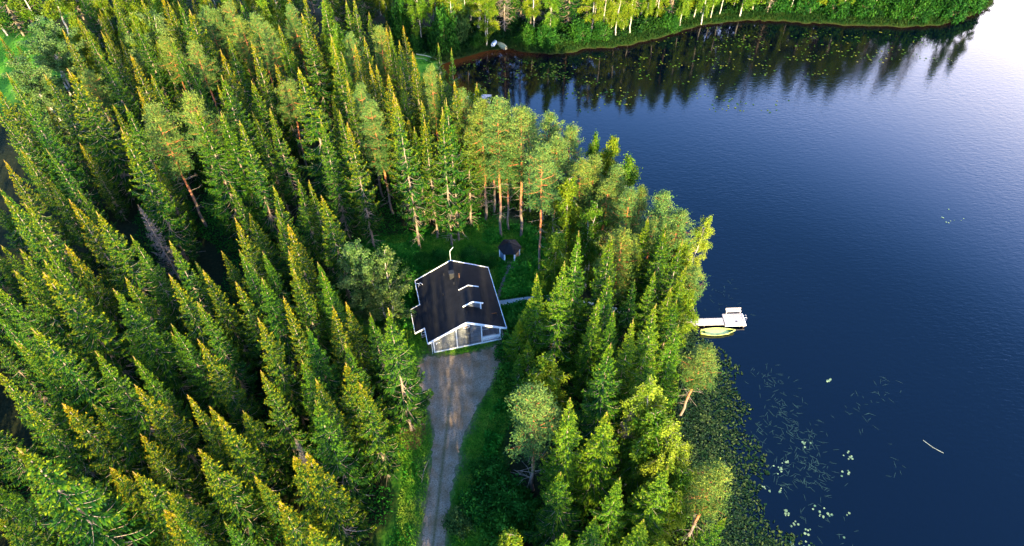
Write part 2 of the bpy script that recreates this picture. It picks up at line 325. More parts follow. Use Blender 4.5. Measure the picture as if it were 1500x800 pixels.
def lake_sd(P): d = seg_dist(P, SH); return np.where(inside(P, SH), d, -d)      # + in the water
WATER_Z = -.4
CLEAR = np.array([(-22.3, 71.4), (-19.9, 73.2), (-14.2, 74.3), (-5.3, 76.1), (2.1, 75.4), (5.1, 69.6), (5.0, 66.2), (1.4, 58.6), (0.5, 52.8), (-0.4, 48.5), (-2.9, 40.7), (-4.8, 35.5), (-5.6, 20.0), (-6.6, -15.0), (-12.5, -15.0), (-11.2, 20.0), (-10.9, 35.5), (-11.6, 38.9), (-13.2, 40.7), (-12.6, 44.5), (-14.2, 48.5), (-16.2, 55.1), (-20.6, 63.6)])
GRAVEL = np.array([(-10.9, -15.0), (-10.2, 22.0), (-9.9, 27.6), (-9.6, 32.2), (-9.5, 37.2), (-9.5, 40.7), (-9.9, 43.5), (-11.0, 46.0), (-12.1, 48.5), (-12.3, 51.0), (-11.3, 52.6), (-9.6, 52.4), (-4.6, 53.3), (-1.6, 54.6), (-1.0, 56.4), (-0.1, 56.2), (-0.4, 53.9), (-2.0, 50.1), (-3.7, 46.5), (-5.0, 43.5), (-5.9, 40.7), (-6.5, 37.2), (-6.9, 33.8), (-7.2, 30.6), (-7.4, 27.6), (-7.6, 22.0), (-8.6, -15.0)])
FPATH = np.array([(-0.3, 69.0), (-0.7, 67.5), (-1.3, 65.7), (-1.8, 63.6), (-2.1, 61.7), (-1.5, 58.5), (-.9, 56.0)])
def grid(xs, ys): X, Y = np.meshgrid(xs, ys); return np.column_stack([X.ravel(), Y.ravel()]), len(xs), len(ys)
def axis_(lo, hi, step, far):
    a = np.arange(lo, hi+.01, step); out = []; s = step*2; x = hi
    while x < far: x += s; s *= 1.5; out.append(x)
    neg = []; s = step*2; x = lo
    while x > -far: x -= s; s *= 1.5; neg.append(x)
    return np.array(neg[::-1] + list(a) + out)
def sheet(name, P, z, nx, ny, attrs, mat, keep=None):
    me = bpy.data.meshes.new(name); i = np.arange(nx*ny).reshape(ny, nx); F = np.stack([i[:-1, :-1], i[:-1, 1:], i[1:, 1:], i[1:, :-1]], -1).reshape(-1, 4)
    v = np.column_stack([P, z]); me.vertices.add(len(v)); me.vertices.foreach_set('co', v.astype(np.float32).ravel())
    me.loops.add(F.size); me.loops.foreach_set('vertex_index', F.astype(np.int32).ravel()); me.polygons.add(len(F))
    me.polygons.foreach_set('loop_start', (np.arange(len(F))*4).astype(np.int32)); me.polygons.foreach_set('loop_total', np.full(len(F), 4, np.int32)); me.polygons.foreach_set('use_smooth', np.ones(len(F), bool))
    for k, a in attrs.items(): q = me.attributes.new(k, 'FLOAT', 'POINT'); q.data.foreach_set('value', a.astype(np.float32))
    me.update(calc_edges=True); return link(name, me, [mat])
def vnoise(P, s, seed=0):         # smooth value noise for density
    rs = np.random.RandomState(seed); T = rs.rand(64, 64); q = P/s; i = np.floor(q).astype(int); f = q-i; f = f*f*(3-2*f); i %= 64; j = (i+1) % 64
    return (T[i[:,0],i[:,1]]*(1-f[:,0])+T[j[:,0],i[:,1]]*f[:,0])*(1-f[:,1]) + (T[i[:,0],j[:,1]]*(1-f[:,0])+T[j[:,0],j[:,1]]*f[:,0])*f[:,1]

# ground: grass in the clearing and meadow, needle litter under the trees, sand at the cove
g = NT('ground'); g.set(Roughness=.95, Specular_IOR_Level=.1)
n1, n2, n3 = g.noise(.35, 6), g.noise(3.0, 5), g.noise(.12, 3)
grass = g.ramp(n2, [(.3, (.018,.080,.008)), (.55, (.048,.165,.010)), (.8, (.160,.220,.022))])
grass = g.mix(grass, g.ramp(n1, [(.4, (.9,1,.9)), (.75, (1.7,1.15,.7))]), .8, 'MULTIPLY')
litter = g.ramp(n2, [(.3, (.007,.012,.004)), (.6, (.016,.020,.007)), (.8, (.040,.030,.012))])
col = g.mix(litter, grass, g.attr('grass'))
col = g.mix(col, g.ramp(n2, [(.3, (.26,.19,.11)), (.7, (.42,.31,.19))]), g.attr('sand'))
col = g.mix(col, g.ramp(n2, [(.3, (.05,.19,.012)), (.7, (.11,.27,.02))]), g.attr('meadow'))
col = g.mix(col, g.ramp(n2, [(.3, (.10,.075,.05)), (.7, (.21,.155,.10))]), g.attr('worn'))
col = g.mix(col, (.045,.020,.008), g.attr('bed'))
g.l(col, g.b.inputs['Base Color']); g.bump(n2, .5, .08)
P, nx, ny = grid(axis_(-135, 120, .75, 2600), axis_(0, 175, .75, 2600))
sd_ = lake_sd(P); cd = seg_dist(P, CLEAR); ci = inside(P, CLEAR); gd = seg_dist(P, GRAVEL); gi = inside(P, GRAVEL)
z = np.where(sd_ > -1.5, np.interp(sd_, [-1.5, 0, 1, 6, 20], [0, -.40, -.65, -1.6, -3.5]), 0) + np.where((sd_ < -2) & ~ci & (cd > 2), (vnoise(P, 5, 3)-.5)*.5*np.clip((cd-2)/4, 0, 1), 0)
nz = vnoise(P, 2.2, 1); grs = np.clip(np.where(ci, 1, 1-(cd-nz*3)/2.0), 0, 1); grs = np.maximum(grs, np.clip(1-(-sd_-2.5)/2.5, 0, 1)*(P[:, 1] > 60)*.12)
sand = np.clip(1-np.linalg.norm((P-[-15.6, 123.0])/[2.6, 3.6], axis=1), 0, 1)*3; sand = np.clip(sand, 0, 1)*(sd_ < .3)
mead = np.clip(1-np.linalg.norm((P-[-108, 122])/[24, 17], axis=1), 0, 1)*4; mead = np.maximum(mead, np.clip(1-np.linalg.norm((P-[-19.5, 123.5])/[6.0, 7], axis=1), 0, 1)*3); mead = np.clip(mead, 0, 1)
dd = np.where(gi, 0, gd) ; worn = np.clip(1-(dd + (nz-.5)*2.6)/1.1, 0, 1)*.75
worn = np.maximum(worn, np.clip(1-(np.linalg.norm((P-[-11.5, 52.8])/[2.6, 3.4], axis=1)), 0, 1)*1.6*nz); worn = np.maximum(worn, np.clip(1.1-np.linalg.norm((P-[.1, 68.8])/[1.9, 1.6], axis=1), 0, 1)*nz*1.3)
tag(sheet('ground', P, z, nx, ny, dict(grass=grs, sand=sand, meadow=mead, worn=np.clip(worn, 0, 1), bed=np.clip(sd_+.2, 0, 1)), g.m), kind='structure')

# water
g = NT('lake_water'); g.set(Roughness=.045, IOR=1.34, Specular_IOR_Level=.92)
deep = (.0001,.0009,.0035)
wc = g.mix(deep, (.085,.026,.006), g.attr('shallow')); g.l(wc, g.b.inputs['Base Color'])
tcw = g.n('ShaderNodeTexCoord'); mw = g.n('ShaderNodeMapping'); mw.inputs['Rotation'].default_value = (0, 0, math.radians(-24)); mw.inputs['Scale'].default_value = (1.0, 2.6, 1); g.l(tcw.outputs['Object'], mw.inputs[0])
hgt = g.math('ADD', g.noise(1.1, 3, vec=mw.outputs[0], dist=.4), g.math('MULTIPLY', g.noise(.09, 2), .0))
calm = g.ramp(g.noise(.018, 3), [(.35, (.25,.25,.25)), (.65, (1,1,1))])
bp = g.n('ShaderNodeBump'); bp.inputs['Distance'].default_value = .030; g.l(g.math('MULTIPLY', g.attr('open'), calm), bp.inputs['Strength']); g.l(hgt, bp.inputs['Height']); g.l(bp.outputs[0], g.b.inputs['Normal'])
P, nx, ny = grid(axis_(-20, 150, 1.0, 2600), axis_(0, 170, 1.0, 2600)); sdw = lake_sd(P)
shal = np.clip(1-sdw/3.0, 0, 1)*np.clip(1-np.linalg.norm(P-[-14, 124], axis=1)/22, 0, 1)*1.8 + np.clip(1-sdw/1.4, 0, 1)*.12
lee = np.clip((np.linalg.norm(P-[0, 140], axis=1)-18)/30, 0, 1)*np.clip((142-P[:, 1])/22, 0, 1)
sheet_w = sheet('water', P, np.full(len(P), WATER_Z), nx, ny, dict(shallow=np.clip(shal, 0, 1), open=.10+.80*lee), g.m); tag(sheet_w, kind='structure')

# gravel drive and trodden paths
def poly_sheet(name, pts, z, mat):
    bm = bmesh.new(); vs_ = [bm.verts.new((x, y, z)) for x, y in pts]; f = bm.faces.new(vs_); f.normal_update()
    if f.normal.z < 0: f.normal_flip()
    bmesh.ops.triangulate(bm, faces=[f]); me = bpy.data.meshes.new(name); bm.to_mesh(me); bm.free(); return tag(link(name, me, [mat]), kind='structure')
def rough(pts, amp, step=.3, seed=3):
    rs = np.random.RandomState(seed); out = []
    for i in range(len(pts)):
        a, b = np.array(pts[i]), np.array(pts[(i+1) % len(pts)]); n = max(1, int(np.linalg.norm(b-a)/step))
        for k in range(n): out.append(a+(b-a)*k/n + rs.normal(0, amp, 2))
    return out
gr = NT('gravel'); gr.set(Roughness=.95, Specular_IOR_Level=.1)
nA, nB, nC = gr.noise(14, 6), gr.noise(.55, 5), gr.noise(4.5, 5)
c0 = gr.ramp(nA, [(.25, (.13,.095,.060)), (.5, (.30,.220,.150)), (.75, (.50,.38,.27))])
c0 = gr.mix(c0, gr.ramp(nB, [(.35, (.75,.62,.48)), (.6, (1.0,1.0,1.02)), (.8, (1.25,1.1,1.05))]), .9, 'MULTIPLY')
c0 = gr.mix(c0, (.17,.115,.06), gr.math('MULTIPLY', gr.math('GREATER_THAN', nC, .60), .7))
# wheel tracks: the middle strip and verges carry grass and litter
tg = gr.n('ShaderNodeTexCoord'); sg = gr.n('ShaderNodeSeparateXYZ'); gr.l(tg.outputs['Object'], sg.inputs[0])
cx = gr.math('MULTIPLY', gr.math('SUBTRACT', sg.outputs['Y'], 22.0), .043); off = gr.math('SUBTRACT', gr.math('SUBTRACT', sg.outputs['X'], cx), -8.85)
mid = gr.math('SUBTRACT', 1.0, gr.math('MULTIPLY', gr.math('ABSOLUTE', off, 0), 3.2)); lowp = gr.math('MULTIPLY', gr.math('SUBTRACT', 50.0, sg.outputs['Y']), .12)
mk = gr.n('ShaderNodeMath', operation='MULTIPLY', use_clamp=True); gr.l(gr.math('MAXIMUM', mid, 0.0), mk.inputs[0]); cl_ = gr.n('ShaderNodeClamp'); gr.l(lowp, cl_.inputs[0]); gr.l(cl_.outputs[0], mk.inputs[1])
c0 = gr.mix(c0, (.085,.085,.03), gr.math('MULTIPLY', mk.outputs[0], gr.math('ADD', nC, .2)))
gr.l(c0, gr.b.inputs['Base Color']); gr.bump(nA, .8, .05)
poly_sheet('gravel_drive', rough(GRAVEL, .13), .02, gr.m)
pl_ = []; pr_ = []
for i, q in enumerate(FPATH):
    d = FPATH[min(i+1, len(FPATH)-1)]-FPATH[max(i-1, 0)]; d /= np.linalg.norm(d); nrm = np.array([-d[1], d[0]]); wd = .28 if i else .55
    pl_.append(q+nrm*wd); pr_.append(q-nrm*wd)
poly_sheet('footpath', rough(pl_+pr_[::-1], .05, .25), .016, plain('trodden_earth', (.22,.17,.13), .95, .4, 6))

# ------------------------------------------------------------------ building helpers
def bm_box(bm, x0, x1, y0, y1, z0, z1, bev=0):
    r = bmesh.ops.create_cube(bm, size=1); v = r['verts']
    for q in v: q.co = Vector(((x0+x1)/2 + q.co.x*(x1-x0), (y0+y1)/2 + q.co.y*(y1-y0), (z0+z1)/2 + q.co.z*(z1-z0)))
    if bev: bmesh.ops.bevel(bm, geom=list({e for q in v for e in q.link_edges}), offset=bev, segments=1, affect='EDGES')
def bm_beam(bm, a, b, w, h, up=(0, 0, 1)):
    a, b, up = Vector(a), Vector(b), Vector(up); d = (b-a).normalized(); s = d.cross(up).normalized(); u = s.cross(d)
    V = [bm.verts.new(p + s*sx_*w/2 + u*sz*h/2) for p in (a, b) for sx_, sz in ((-1,-1),(1,-1),(1,1),(-1,1))]
    for f in ((0,1,2,3),(7,6,5,4),(0,4,5,1),(1,5,6,2),(2,6,7,3),(3,7,4,0)): bm.faces.new([V[i] for i in f])
    bmesh.ops.recalc_face_normals(bm, faces=bm.faces)
def bm_prism(bm, prof, y0, y1):       # polygon in x,z pushed along y
    A = [bm.verts.new((x, y0, z)) for x, z in prof]; B = [bm.verts.new((x, y1, z)) for x, z in prof]; n = len(prof)
    bm.faces.new(A); bm.faces.new(B[::-1])
    for i in range(n): bm.faces.new([A[i], B[i], B[(i+1) % n], A[(i+1) % n]])
    bmesh.ops.recalc_face_normals(bm, faces=bm.faces)
def bm_tube(bm, pts, r, seg=8):
    g_ = Geo(); g_.tube(pts, r, seg); me = g_.mesh('t'); bm.from_mesh(me); bpy.data.meshes.remove(me)
def part(name, bm, mat, parent=None, smooth=False):
    me = bpy.data.meshes.new(name); bm.to_mesh(me); bm.free()
    if smooth: me.polygons.foreach_set('use_smooth', [True]*len(me.polygons))
    return link(name, me, [mat], parent)
def boxes(name, lst, mat, parent=None, bev=.01):
    bm = bmesh.new()
    for b in lst: bm_box(bm, *b, bev=bev)
    return part(name, bm, mat, parent)
white = plain('white_paint', (.84,.83,.82), .5, .06, 3)
def boards(name, col, scale, axis='Z', var=.25):
    m = NT(name); m.set(Roughness=.85, Specular_IOR_Level=.15); t = m.n('ShaderNodeTexCoord'); s = m.n('ShaderNodeSeparateXYZ'); m.l(t.outputs['Object'], s.inputs[0])
    if axis == 'XY': src = m.math('ADD', s.outputs['X'], s.outputs['Y'])
    else: src = s.outputs[axis]
    fr = m.math('FRACT', m.math('MULTIPLY', src, scale), 0); line = m.math('GREATER_THAN', fr, .1)
    fl = m.math('FLOOR', m.math('MULTIPLY', src, scale), 0); wn = m.n('ShaderNodeTexWhiteNoise', noise_dimensions='1D'); m.l(fl, wn.inputs['W'])
    base = m.mix(tuple(c*(1-var) for c in col), tuple(c*(1+var) for c in col), wn.outputs['Value']); base = m.mix(base, m.ramp(m.noise(5, 5), [(.3, (.8,.8,.8)), (.7, (1.15,1.15,1.15))]), 1, 'MULTIPLY')
    c = m.mix(tuple(q*.35 for q in col), base, line); m.l(c, m.b.inputs['Base Color']); m.bump(line, .4, .01); return m.m
grey = boards('grey_board_cladding', (.125,.130,.145), 7, 'Z')
brown = boards('brown_porch_boards', (.20,.085,.035), 8, 'Z')
felt = NT('black_roofing_felt'); felt.set(Roughness=.7, Specular_IOR_Level=.22)
fe = felt.noise(1.2, 6); fe2 = felt.noise(22, 4)
tF = felt.n('ShaderNodeTexCoord'); sF = felt.n('ShaderNodeSeparateXYZ'); felt.l(tF.outputs['Object'], sF.inputs[0]); ff = felt.math('GREATER_THAN', felt.math('FRACT', felt.math('MULTIPLY', sF.outputs['Y'], 1.0), 0), .03)
cf = felt.mix(felt.ramp(fe, [(.3, (.006,.006,.008)), (.55, (.010,.010,.012)), (.8, (.018,.016,.016))]), felt.ramp(fe2, [(.3, (.7,.7,.7)), (.7, (1.3,1.3,1.3))]), 1, 'MULTIPLY')
felt.l(felt.mix((.007,.007,.008), cf, ff), felt.b.inputs['Base Color']); felt.bump(fe2, .3, .01); felt = felt.m
glass = NT('window_glass'); glass.set(Base_Color=(.02,.025,.03,1), Roughness=.05, Specular_IOR_Level=.8); glass = glass.m
dark = plain('black_metal', (.02,.02,.022), .5)
planks = boards('weathered_planks', (.40,.35,.34), 6.5, 'X', .15)
# ------------------------------------------------------------------ the cottage
hs = empty('cottage', (-10.94, 52.69, 0), math.radians(13.9)); tag(hs, 'grey boarded cottage with black felt roof and white trim above the gravel drive', 'cottage')
WU, LS, EZ, RZ, K = 10.47, 11.15, 2.8, 5.6, .535
def rz_(u): return RZ - abs(u-WU/2)*K
und = -.20
bm = bmesh.new()        # outer walls; the front right corner is cut out for the porch
pw = lambda us: [(u, rz_(u)+und) for u in us]
bm_prism(bm, [(.7, .3), (WU-.7, .3)] + pw([WU-.7, WU/2, .7]), 2.25, LS-.35)
bm_prism(bm, [(.7, .3), (7.2, .3)] + pw([7.2, WU/2, .7]), .32, 2.25)
bm_prism(bm, [(7.2, 3.0), (WU-.7, 3.0)] + pw([WU-.7, 7.2]), .32, .46)
bm_prism(bm, [(-.62, .3), (.7, .3), (.7, rz_(.7)+und), (-.62, rz_(.7)+und-.70)], 2.95, 6.35)    # side bay
part('wall', bm, grey, hs)
boxes('plinth', [(.62, WU-.62, .26, LS-.29, -.1, .3)], plain('concrete', (.33,.32,.31), .9), hs)
bm = bmesh.new(); T_ = .17
def slope(u0, z0, u1, z1, y0, y1): bm_prism(bm, [(u0, z0-T_), (u1, z1-T_), (u1, z1), (u0, z0)], y0, y1)
slope(0, EZ, WU/2, RZ, 0, LS); slope(WU/2+.001, RZ, WU, EZ, 0, LS)
roof = part('roof', bm, felt, hs)
bm = bmesh.new(); slope(-1.35, EZ-1.35*K, -.002, EZ-.002, 2.6, 6.7); part('bay_roof', bm, felt, hs)
# raised clerestory roof
bm = bmesh.new(); slope(WU/2-.05, RZ+.02, 6.6, 6.25, 2.65, 5.5); slope(6.602, 6.25, 7.95, 5.62, 2.65, 5.5); rr_ = part('raised_roof', bm, felt, hs)
bm = bmesh.new(); bm_prism(bm, [(5.4, 5.3), (7.75, 4.1), (7.75, 5.5), (6.6, 6.05), (5.5, 5.6)], 2.95, 5.2); part('raised_wall', bm, grey, hs)
boxes('raised_post', [(7.62, 7.78, 2.78, 2.94, 4.2, 5.55)], white, rr_)
# white verge and eaves boards
def verge(name, pts, y, w=.10, h=.22, parent=hs):
    bm = bmesh.new()
    for a, b in zip(pts[:-1], pts[1:]): bm_beam(bm, (a[0], y, a[1]), (b[0], y, b[1]), w, h)
    return part(name, bm, white, parent)
off_ = -.07
verge('bargeboard', [(-.04, EZ+off_), (WU/2, RZ+off_+.03), (WU+.04, EZ+off_)], -.055, .11, .30, roof)
verge('bargeboard', [(0, EZ+off_+.06), (WU/2, RZ+off_+.08), (WU, EZ+off_+.06)], LS+.05, .10, .16, roof)
verge('bargeboard', [(WU/2+.05, RZ+.06), (6.6, 6.28), (8.0, 5.62)], 2.60, .10, .17, rr_)
verge('bargeboard', [(WU/2+.05, RZ+.06), (6.6, 6.28), (8.0, 5.62)], 5.55, .09, .12, rr_)
bm = bmesh.new()
bm_beam(bm, (-.05, 0, EZ-.03), (-.05, 2.6, EZ-.03), .08, .14); part('eaves_board', bm, white, roof); bm = bmesh.new(); bm_beam(bm, (-.05, 6.7, EZ-.03), (-.05, LS, EZ-.03), .08, .14); part('eaves_board', bm, white, roof)
bm = bmesh.new(); bm_beam(bm, (WU+.05, 0, EZ-.03), (WU+.05, LS, EZ-.03), .08, .14); part('eaves_board', bm, white, roof)
bm = bmesh.new(); e0 = (-1.40, EZ-1.35*K-.03)
bm_beam(bm, (e0[0], 2.55, e0[1]), (e0[0], 6.75, e0[1]), .08, .14); bm_beam(bm, (-1.4, 2.56, e0[1]), (0, 2.56, EZ-.04), .09, .22); bm_beam(bm, (-1.4, 6.74, e0[1]), (0, 6.74, EZ-.04), .09, .15); part('bay_trim', bm, white, hs)
# ridge cap, chimney, vents, antenna, roof rails
bm = bmesh.new(); bm_beam(bm, (WU/2, .02, RZ+.01), (WU/2, 2.6, RZ+.01), .28, .03); part('ridge_cap', bm, felt, roof); bm = bmesh.new(); bm_beam(bm, (WU/2, 5.6, RZ+.01), (WU/2, LS-.02, RZ+.01), .28, .03); part('ridge_cap', bm, felt, roof)
ch = boxes('chimney', [(4.55, 5.15, 8.0, 8.6, 5.0, 6.35), (4.48, 5.22, 7.93, 8.67, 6.35, 6.45)], dark, hs)
bm = bmesh.new(); bm_tube(bm, [(5.85, 8.1, 5.1), (5.85, 8.1, 5.9), (5.85, 8.1, 6.0)], [.07, .07, .11]); part('roof_vent', bm, plain('brown_vent', (.10,.05,.03), .6), hs)
for y_, u_ in ((6.9, 4.9), (1.55, 5.6), (6.1, 3.2), (9.3, 3.9)):
    bm = bmesh.new(); zz_ = rz_(u_); bm_tube(bm, [(u_, y_, zz_-.1), (u_, y_, zz_+.28), (u_, y_, zz_+.34)], [.05, .05, .09]); part('roof_vent', bm, dark, hs)
bm = bmesh.new(); bm_tube(bm, [(WU/2, LS-.1, 5.4), (WU/2, LS-.1, 7.6)], .035, 6); bm_tube(bm, [(WU/2, LS-.1, 7.6), (WU/2+.55, LS+.25, 7.95)], .045, 6); part('antenna', bm, plain('antenna_metal', (.6,.62,.62), .4), hs)
bm = bmesh.new()
for q in (.0, .38):
    bm_tube(bm, [(-.12+q, LS-1.35, EZ-.5), (-.12+q, LS-1.35, EZ+.5), (.0+q, LS-1.35, EZ+.85), (.22+q, LS-1.35, EZ+.9), (.42+q, LS-1.35, EZ+.65), (.5+q, LS-1.35, EZ+.35)], .035, 6)
part('roof_rail', bm, white, hs)
# wall trim
for u_, w_ in ((.64, .17), (7.12, .16)): boxes('corner_board', [(u_, u_+w_, .285, .318, .3, rz_(u_+w_/2)+und-.02)], white, hs)
boxes('corner_board', [(3.75, 3.90, .285, .318, .3, rz_(3.8)-.55)], white, hs)
boxes('corner_board', [(.66, .697, .32, .48, .3, 3.0)], white, hs); boxes('corner_board', [(WU-.70, WU-.66, 10.6, 10.8, .3, 3.0)], white, hs)
boxes('base_board', [(.62, 7.3, .22, .262, .12, .36)], white, hs); boxes('base_board', [(7.3, WU-.6, .22, .262, .12, .36)], white, hs)
gv = boxes('gable_window', [(WU/2-.42, WU/2+.42, .255, .318, 4.05, 4.62)], white, hs); boxes('pane', [(WU/2-.30, WU/2+.30, .235, .253, 4.17, 4.50)], plain('brown_blind', (.13,.07,.05), .6), gv)
bm = bmesh.new()
for q in (0, .42): bm_beam(bm, (WU/2-.05+q, .22, .5), (WU/2-.05+q, .22, 4.3), .04, .04, (0, 1, 0))
for k in range(13): bm_beam(bm, (WU/2-.05, .22, .7+k*.28), (WU/2+.37, .22, .7+k*.28), .03, .03)
part('wall_ladder', bm, dark, hs)
bm = bmesh.new(); bm_tube(bm, [(.45, .22, 2.75), (.45, .22, .5), (.42, .0, .25)], .045, 8); part('downpipe', bm, white, hs)
bm = bmesh.new(); bm_tube(bm, [(WU+.02, .3, 2.7), (WU-.45, .36, 2.3), (WU-.45, .36, .4), (WU-.38, .1, .25)], .045, 8); part('downpipe', bm, white, hs)
lp = boxes('wall_lamp', [(1.02, 1.55, .27, .318, 2.05, 2.11), (1.02, 1.12, .16, .27, 1.85, 2.1)], white, hs)
# bay window, side windows and door
def window(x0, x1, y0, y1, z0, z1, facing, n=1):
    f_ = bmesh.new(); p = bmesh.new(); b = .09
    if facing == 'y':    # looks along -y
        for q in ((x0-b, x0, y0-.03, y0, z0-b, z1+b), (x1, x1+b, y0-.03, y0, z0-b, z1+b), (x0, x1, y0-.03, y0, z0-b, z0), (x0, x1, y0-.03, y0, z1, z1+b), ((x0+x1)/2-.02, (x0+x1)/2+.02, y0-.03, y0, z0, z1), (x0, x1, y0-.03, y0, (z0+z1)/2-.02, (z0+z1)/2+.02)): bm_box(f_, *q)
        bm_box(p, x0, x1, y0-.012, y0-.002, z0, z1)
    else:
        s = 1 if facing == '+x' else -1; xa, xb = sorted((x0, x0+s*.03))
        for q in ((xa, xb, y0-b, y0, z0-b, z1+b), (xa, xb, y1, y1+b, z0-b, z1+b), (xa, xb, y0, y1, z0-b, z0), (xa, xb, y0, y1, z1, z1+b), (xa, xb, (y0+y1)/2-.02, (y0+y1)/2+.02, z0, z1)): bm_box(f_, *q)
        xa, xb = sorted((x0+s*.002, x0+s*.012)); bm_box(p, xa, xb, y0, y1, z0, z1)
    o = part('window', f_, white, hs); part('pane', p, glass, o)
window(-.50, .30, 2.948, 2.948, .95, 1.95, 'y'); window(-.622, 0, 3.6, 5.6, 1.1, 1.9, '-x')
window(WU-.698, 0, 3.4, 4.8, 1.2, 2.3, '+x'); window(WU-.698, 0, 6.2, 8.2, 1.2, 2.3, '+x'); window(.698, 0, 7.6, 8.8, 1.3, 2.2, '-x')
# porch
pb = boxes('porch_wall', [(7.203, WU-.72, 2.22, 2.247, .36, 3.6), (7.203, 7.23, .34, 2.215, .36, 3.6)], brown, hs)
dr = boxes('door', [(7.6, 8.5, 2.17, 2.218, .4, 2.45)], white, hs); boxes('handle', [(8.36, 8.46, 2.13, 2.168, 1.35, 1.4)], dark, dr)
boxes('porch_deck', [(7.2, WU-.64, .28, 2.2, .30, .38)], planks, hs)
for x_, y_ in ((WU-.86, .33), (WU-.86, 2.03)): boxes('porch_post', [(x_, x_+.20, y_, y_+.18, .38, 3.16)], white, hs)
bm = bmesh.new()
bm_box(bm, 7.32, WU-.86, .36, .42, 1.18, 1.30); bm_box(bm, 7.32, WU-.86, .36, .42, .50, .60); bm_box(bm, 7.32, WU-.86, .375, .405, .80, 1.18)
for k in range(9): bm_beam(bm, (7.42+k*.24, .39, .6), (7.53+k*.24, .39, .8), .03, .05, (0, 1, 0)); bm_beam(bm, (7.64+k*.24, .39, .6), (7.53+k*.24, .39, .8), .03, .05, (0, 1, 0))
part('porch_railing', bm, white, hs)
boxes('porch_bench', [(7.35, 9.2, .55, .95, .72, .78), (7.4, 7.5, .6, .9, .38, .72), (9.05, 9.15, .6, .9, .38, .72)], white, hs)
boxes('porch_step', [(WU-.62, WU-.1, .9, 2.0, -.02, .22)], planks, hs)

# ------------------------------------------------------------------ grill hut
ht = empty('grill_hut', (-.36, 70.9, 0), math.radians(0)); tag(ht, 'small six-sided garden hut with black pointed roof at the end of the footpath', 'hut')
def hexp(r, k, a0=math.radians(-60)): a = a0 + k*math.pi/3; return (r*math.cos(a), r*math.sin(a))
hcol = [None]*6
slate = boards('blue_grey_boards', (.13,.21,.31), 8, 'Z'); tan = boards('tan_boards', (.42,.27,.15), 8, 'Z')
for k in range(6):
    if k == 5: continue                     # open doorway towards the cottage
    a, b = hexp(1.45, k), hexp(1.45, k+1); bm = bmesh.new(); bm_beam(bm, (*a, 1.0), (*b, 1.0), .06, 1.9); part('wall_panel', bm, tan if k == 0 else slate, ht)  # front right panel tan, the others blue-grey
for k in range(6):
    a = hexp(1.47, k); boxes('corner_post', [(a[0]-.11, a[0]+.11, a[1]-.09, a[1]+.09, 0, 2.0)], white, ht)
boxes('threshold', [(-.62, .62, -1.36, -1.20, .02, .14)], tan, ht)
bm = bmesh.new(); top = [bm.verts.new((*hexp(1.78, k), 2.08)) for k in range(6)]; ap = bm.verts.new((0, 0, 3.0)); lo = [bm.verts.new((*hexp(1.78, k), 2.00)) for k in range(6)]
for k in range(6): bm.faces.new([top[k], top[(k+1)%6], ap]); bm.faces.new([top[(k+1)%6], top[k], lo[k], lo[(k+1)%6]])
bm.faces.new(lo); bmesh.ops.recalc_face_normals(bm, faces=bm.faces); hr = part('roof', bm, felt, ht)
bm = bmesh.new(); bm_tube(bm, [(0, 0, 2.95), (0, 0, 3.2), (0, 0, 3.22), (0, 0, 3.32)], [.16, .16, .26, .03], 8); part('smoke_cap', bm, dark, hr)
boxes('inner_bench', [(-.9, .9, .55, .95, .40, .46), (-.85, -.75, .6, .9, 0, .40), (.75, .85, .6, .9, 0, .40)], plain('dark_wood', (.05,.03,.02), .8), ht)

# ------------------------------------------------------------------ boardwalk, dock, boats
def board_run(name, pts, wd, z, th=.06, label=None, cat=None, mat=planks, parent=None):
    bm = bmesh.new(); pts = [Vector((*p, z)) for p in pts]; L0 = 0
    for a, b in zip(pts[:-1], pts[1:]):
        d = (b-a).normalized(); n = int((b-a).length/.15); s = Vector((-d.y, d.x, 0))
        for k in range(n):
            c = a + d*(k+.5)*.15; jit = rnd.uniform(-.02, .02); bm_beam(bm, c-s*(wd/2+jit), c+s*(wd/2-jit), .135, th)
        for sg in (-1, 1): bm_beam(bm, a+s*sg*wd*.35-Vector((0, 0, .09)), b+s*sg*wd*.35-Vector((0, 0, .09)), .08, .12)
    o = part(name, bm, mat, parent)
    if label: tag(o, label, cat)
    return o
planks2 = plain('grey_deck_boards', (.36,.32,.30), .8, .16, 5)
board_run('boardwalk', [(-2.9, 61.4), (1.8, 62.25), (4.9, 62.6), (9.7, 61.7), (14.4, 60.4), (19.1, 59.2), (22.2, 58.5)], .95, .16, label='pale plank boardwalk running from the cottage through the trees towards the dock', cat='boardwalk', mat=plain('pale_bleached_planks', (.62,.56,.52), .8, .12, 5))
dk = empty('dock', (23, 58.3, 0), math.radians(2.0)); tag(dk, 'pale wooden dock with a wide end platform beside the yellow-green boat', 'dock')
def dpart(name, b, m=planks2): return boxes(name, b, m, dk)
def deck(name, x0, x1, y0, y1, z):
    bm = bmesh.new(); n = int((x1-x0)/.14); s = (x1-x0)/n
    for k in range(n): bm_box(bm, x0+k*s+.006, x0+(k+1)*s-.006, y0+rnd.uniform(-.015, .015), y1+rnd.uniform(-.015, .015), z-.05, z)
    bm_box(bm, x0, x1, y0+.1, y0+.2, z-.2, z-.052); bm_box(bm, x0, x1, y1-.2, y1-.1, z-.2, z-.052); return part(name, bm, planks2, dk)
deck('walkway_deck', -1.2, 2.35, -.72, .48, .10); deck('walkway_deck', 2.42, 6.35, -.70, .50, .10)
deck('platform_deck', 6.42, 9.25, -.86, 1.15, .16)
boxes('platform_edge', [(6.40, 9.27, -.92, -.865, -.02, .17), (9.255, 9.33, -.92, 1.15, -.02, .17)], white, dk)
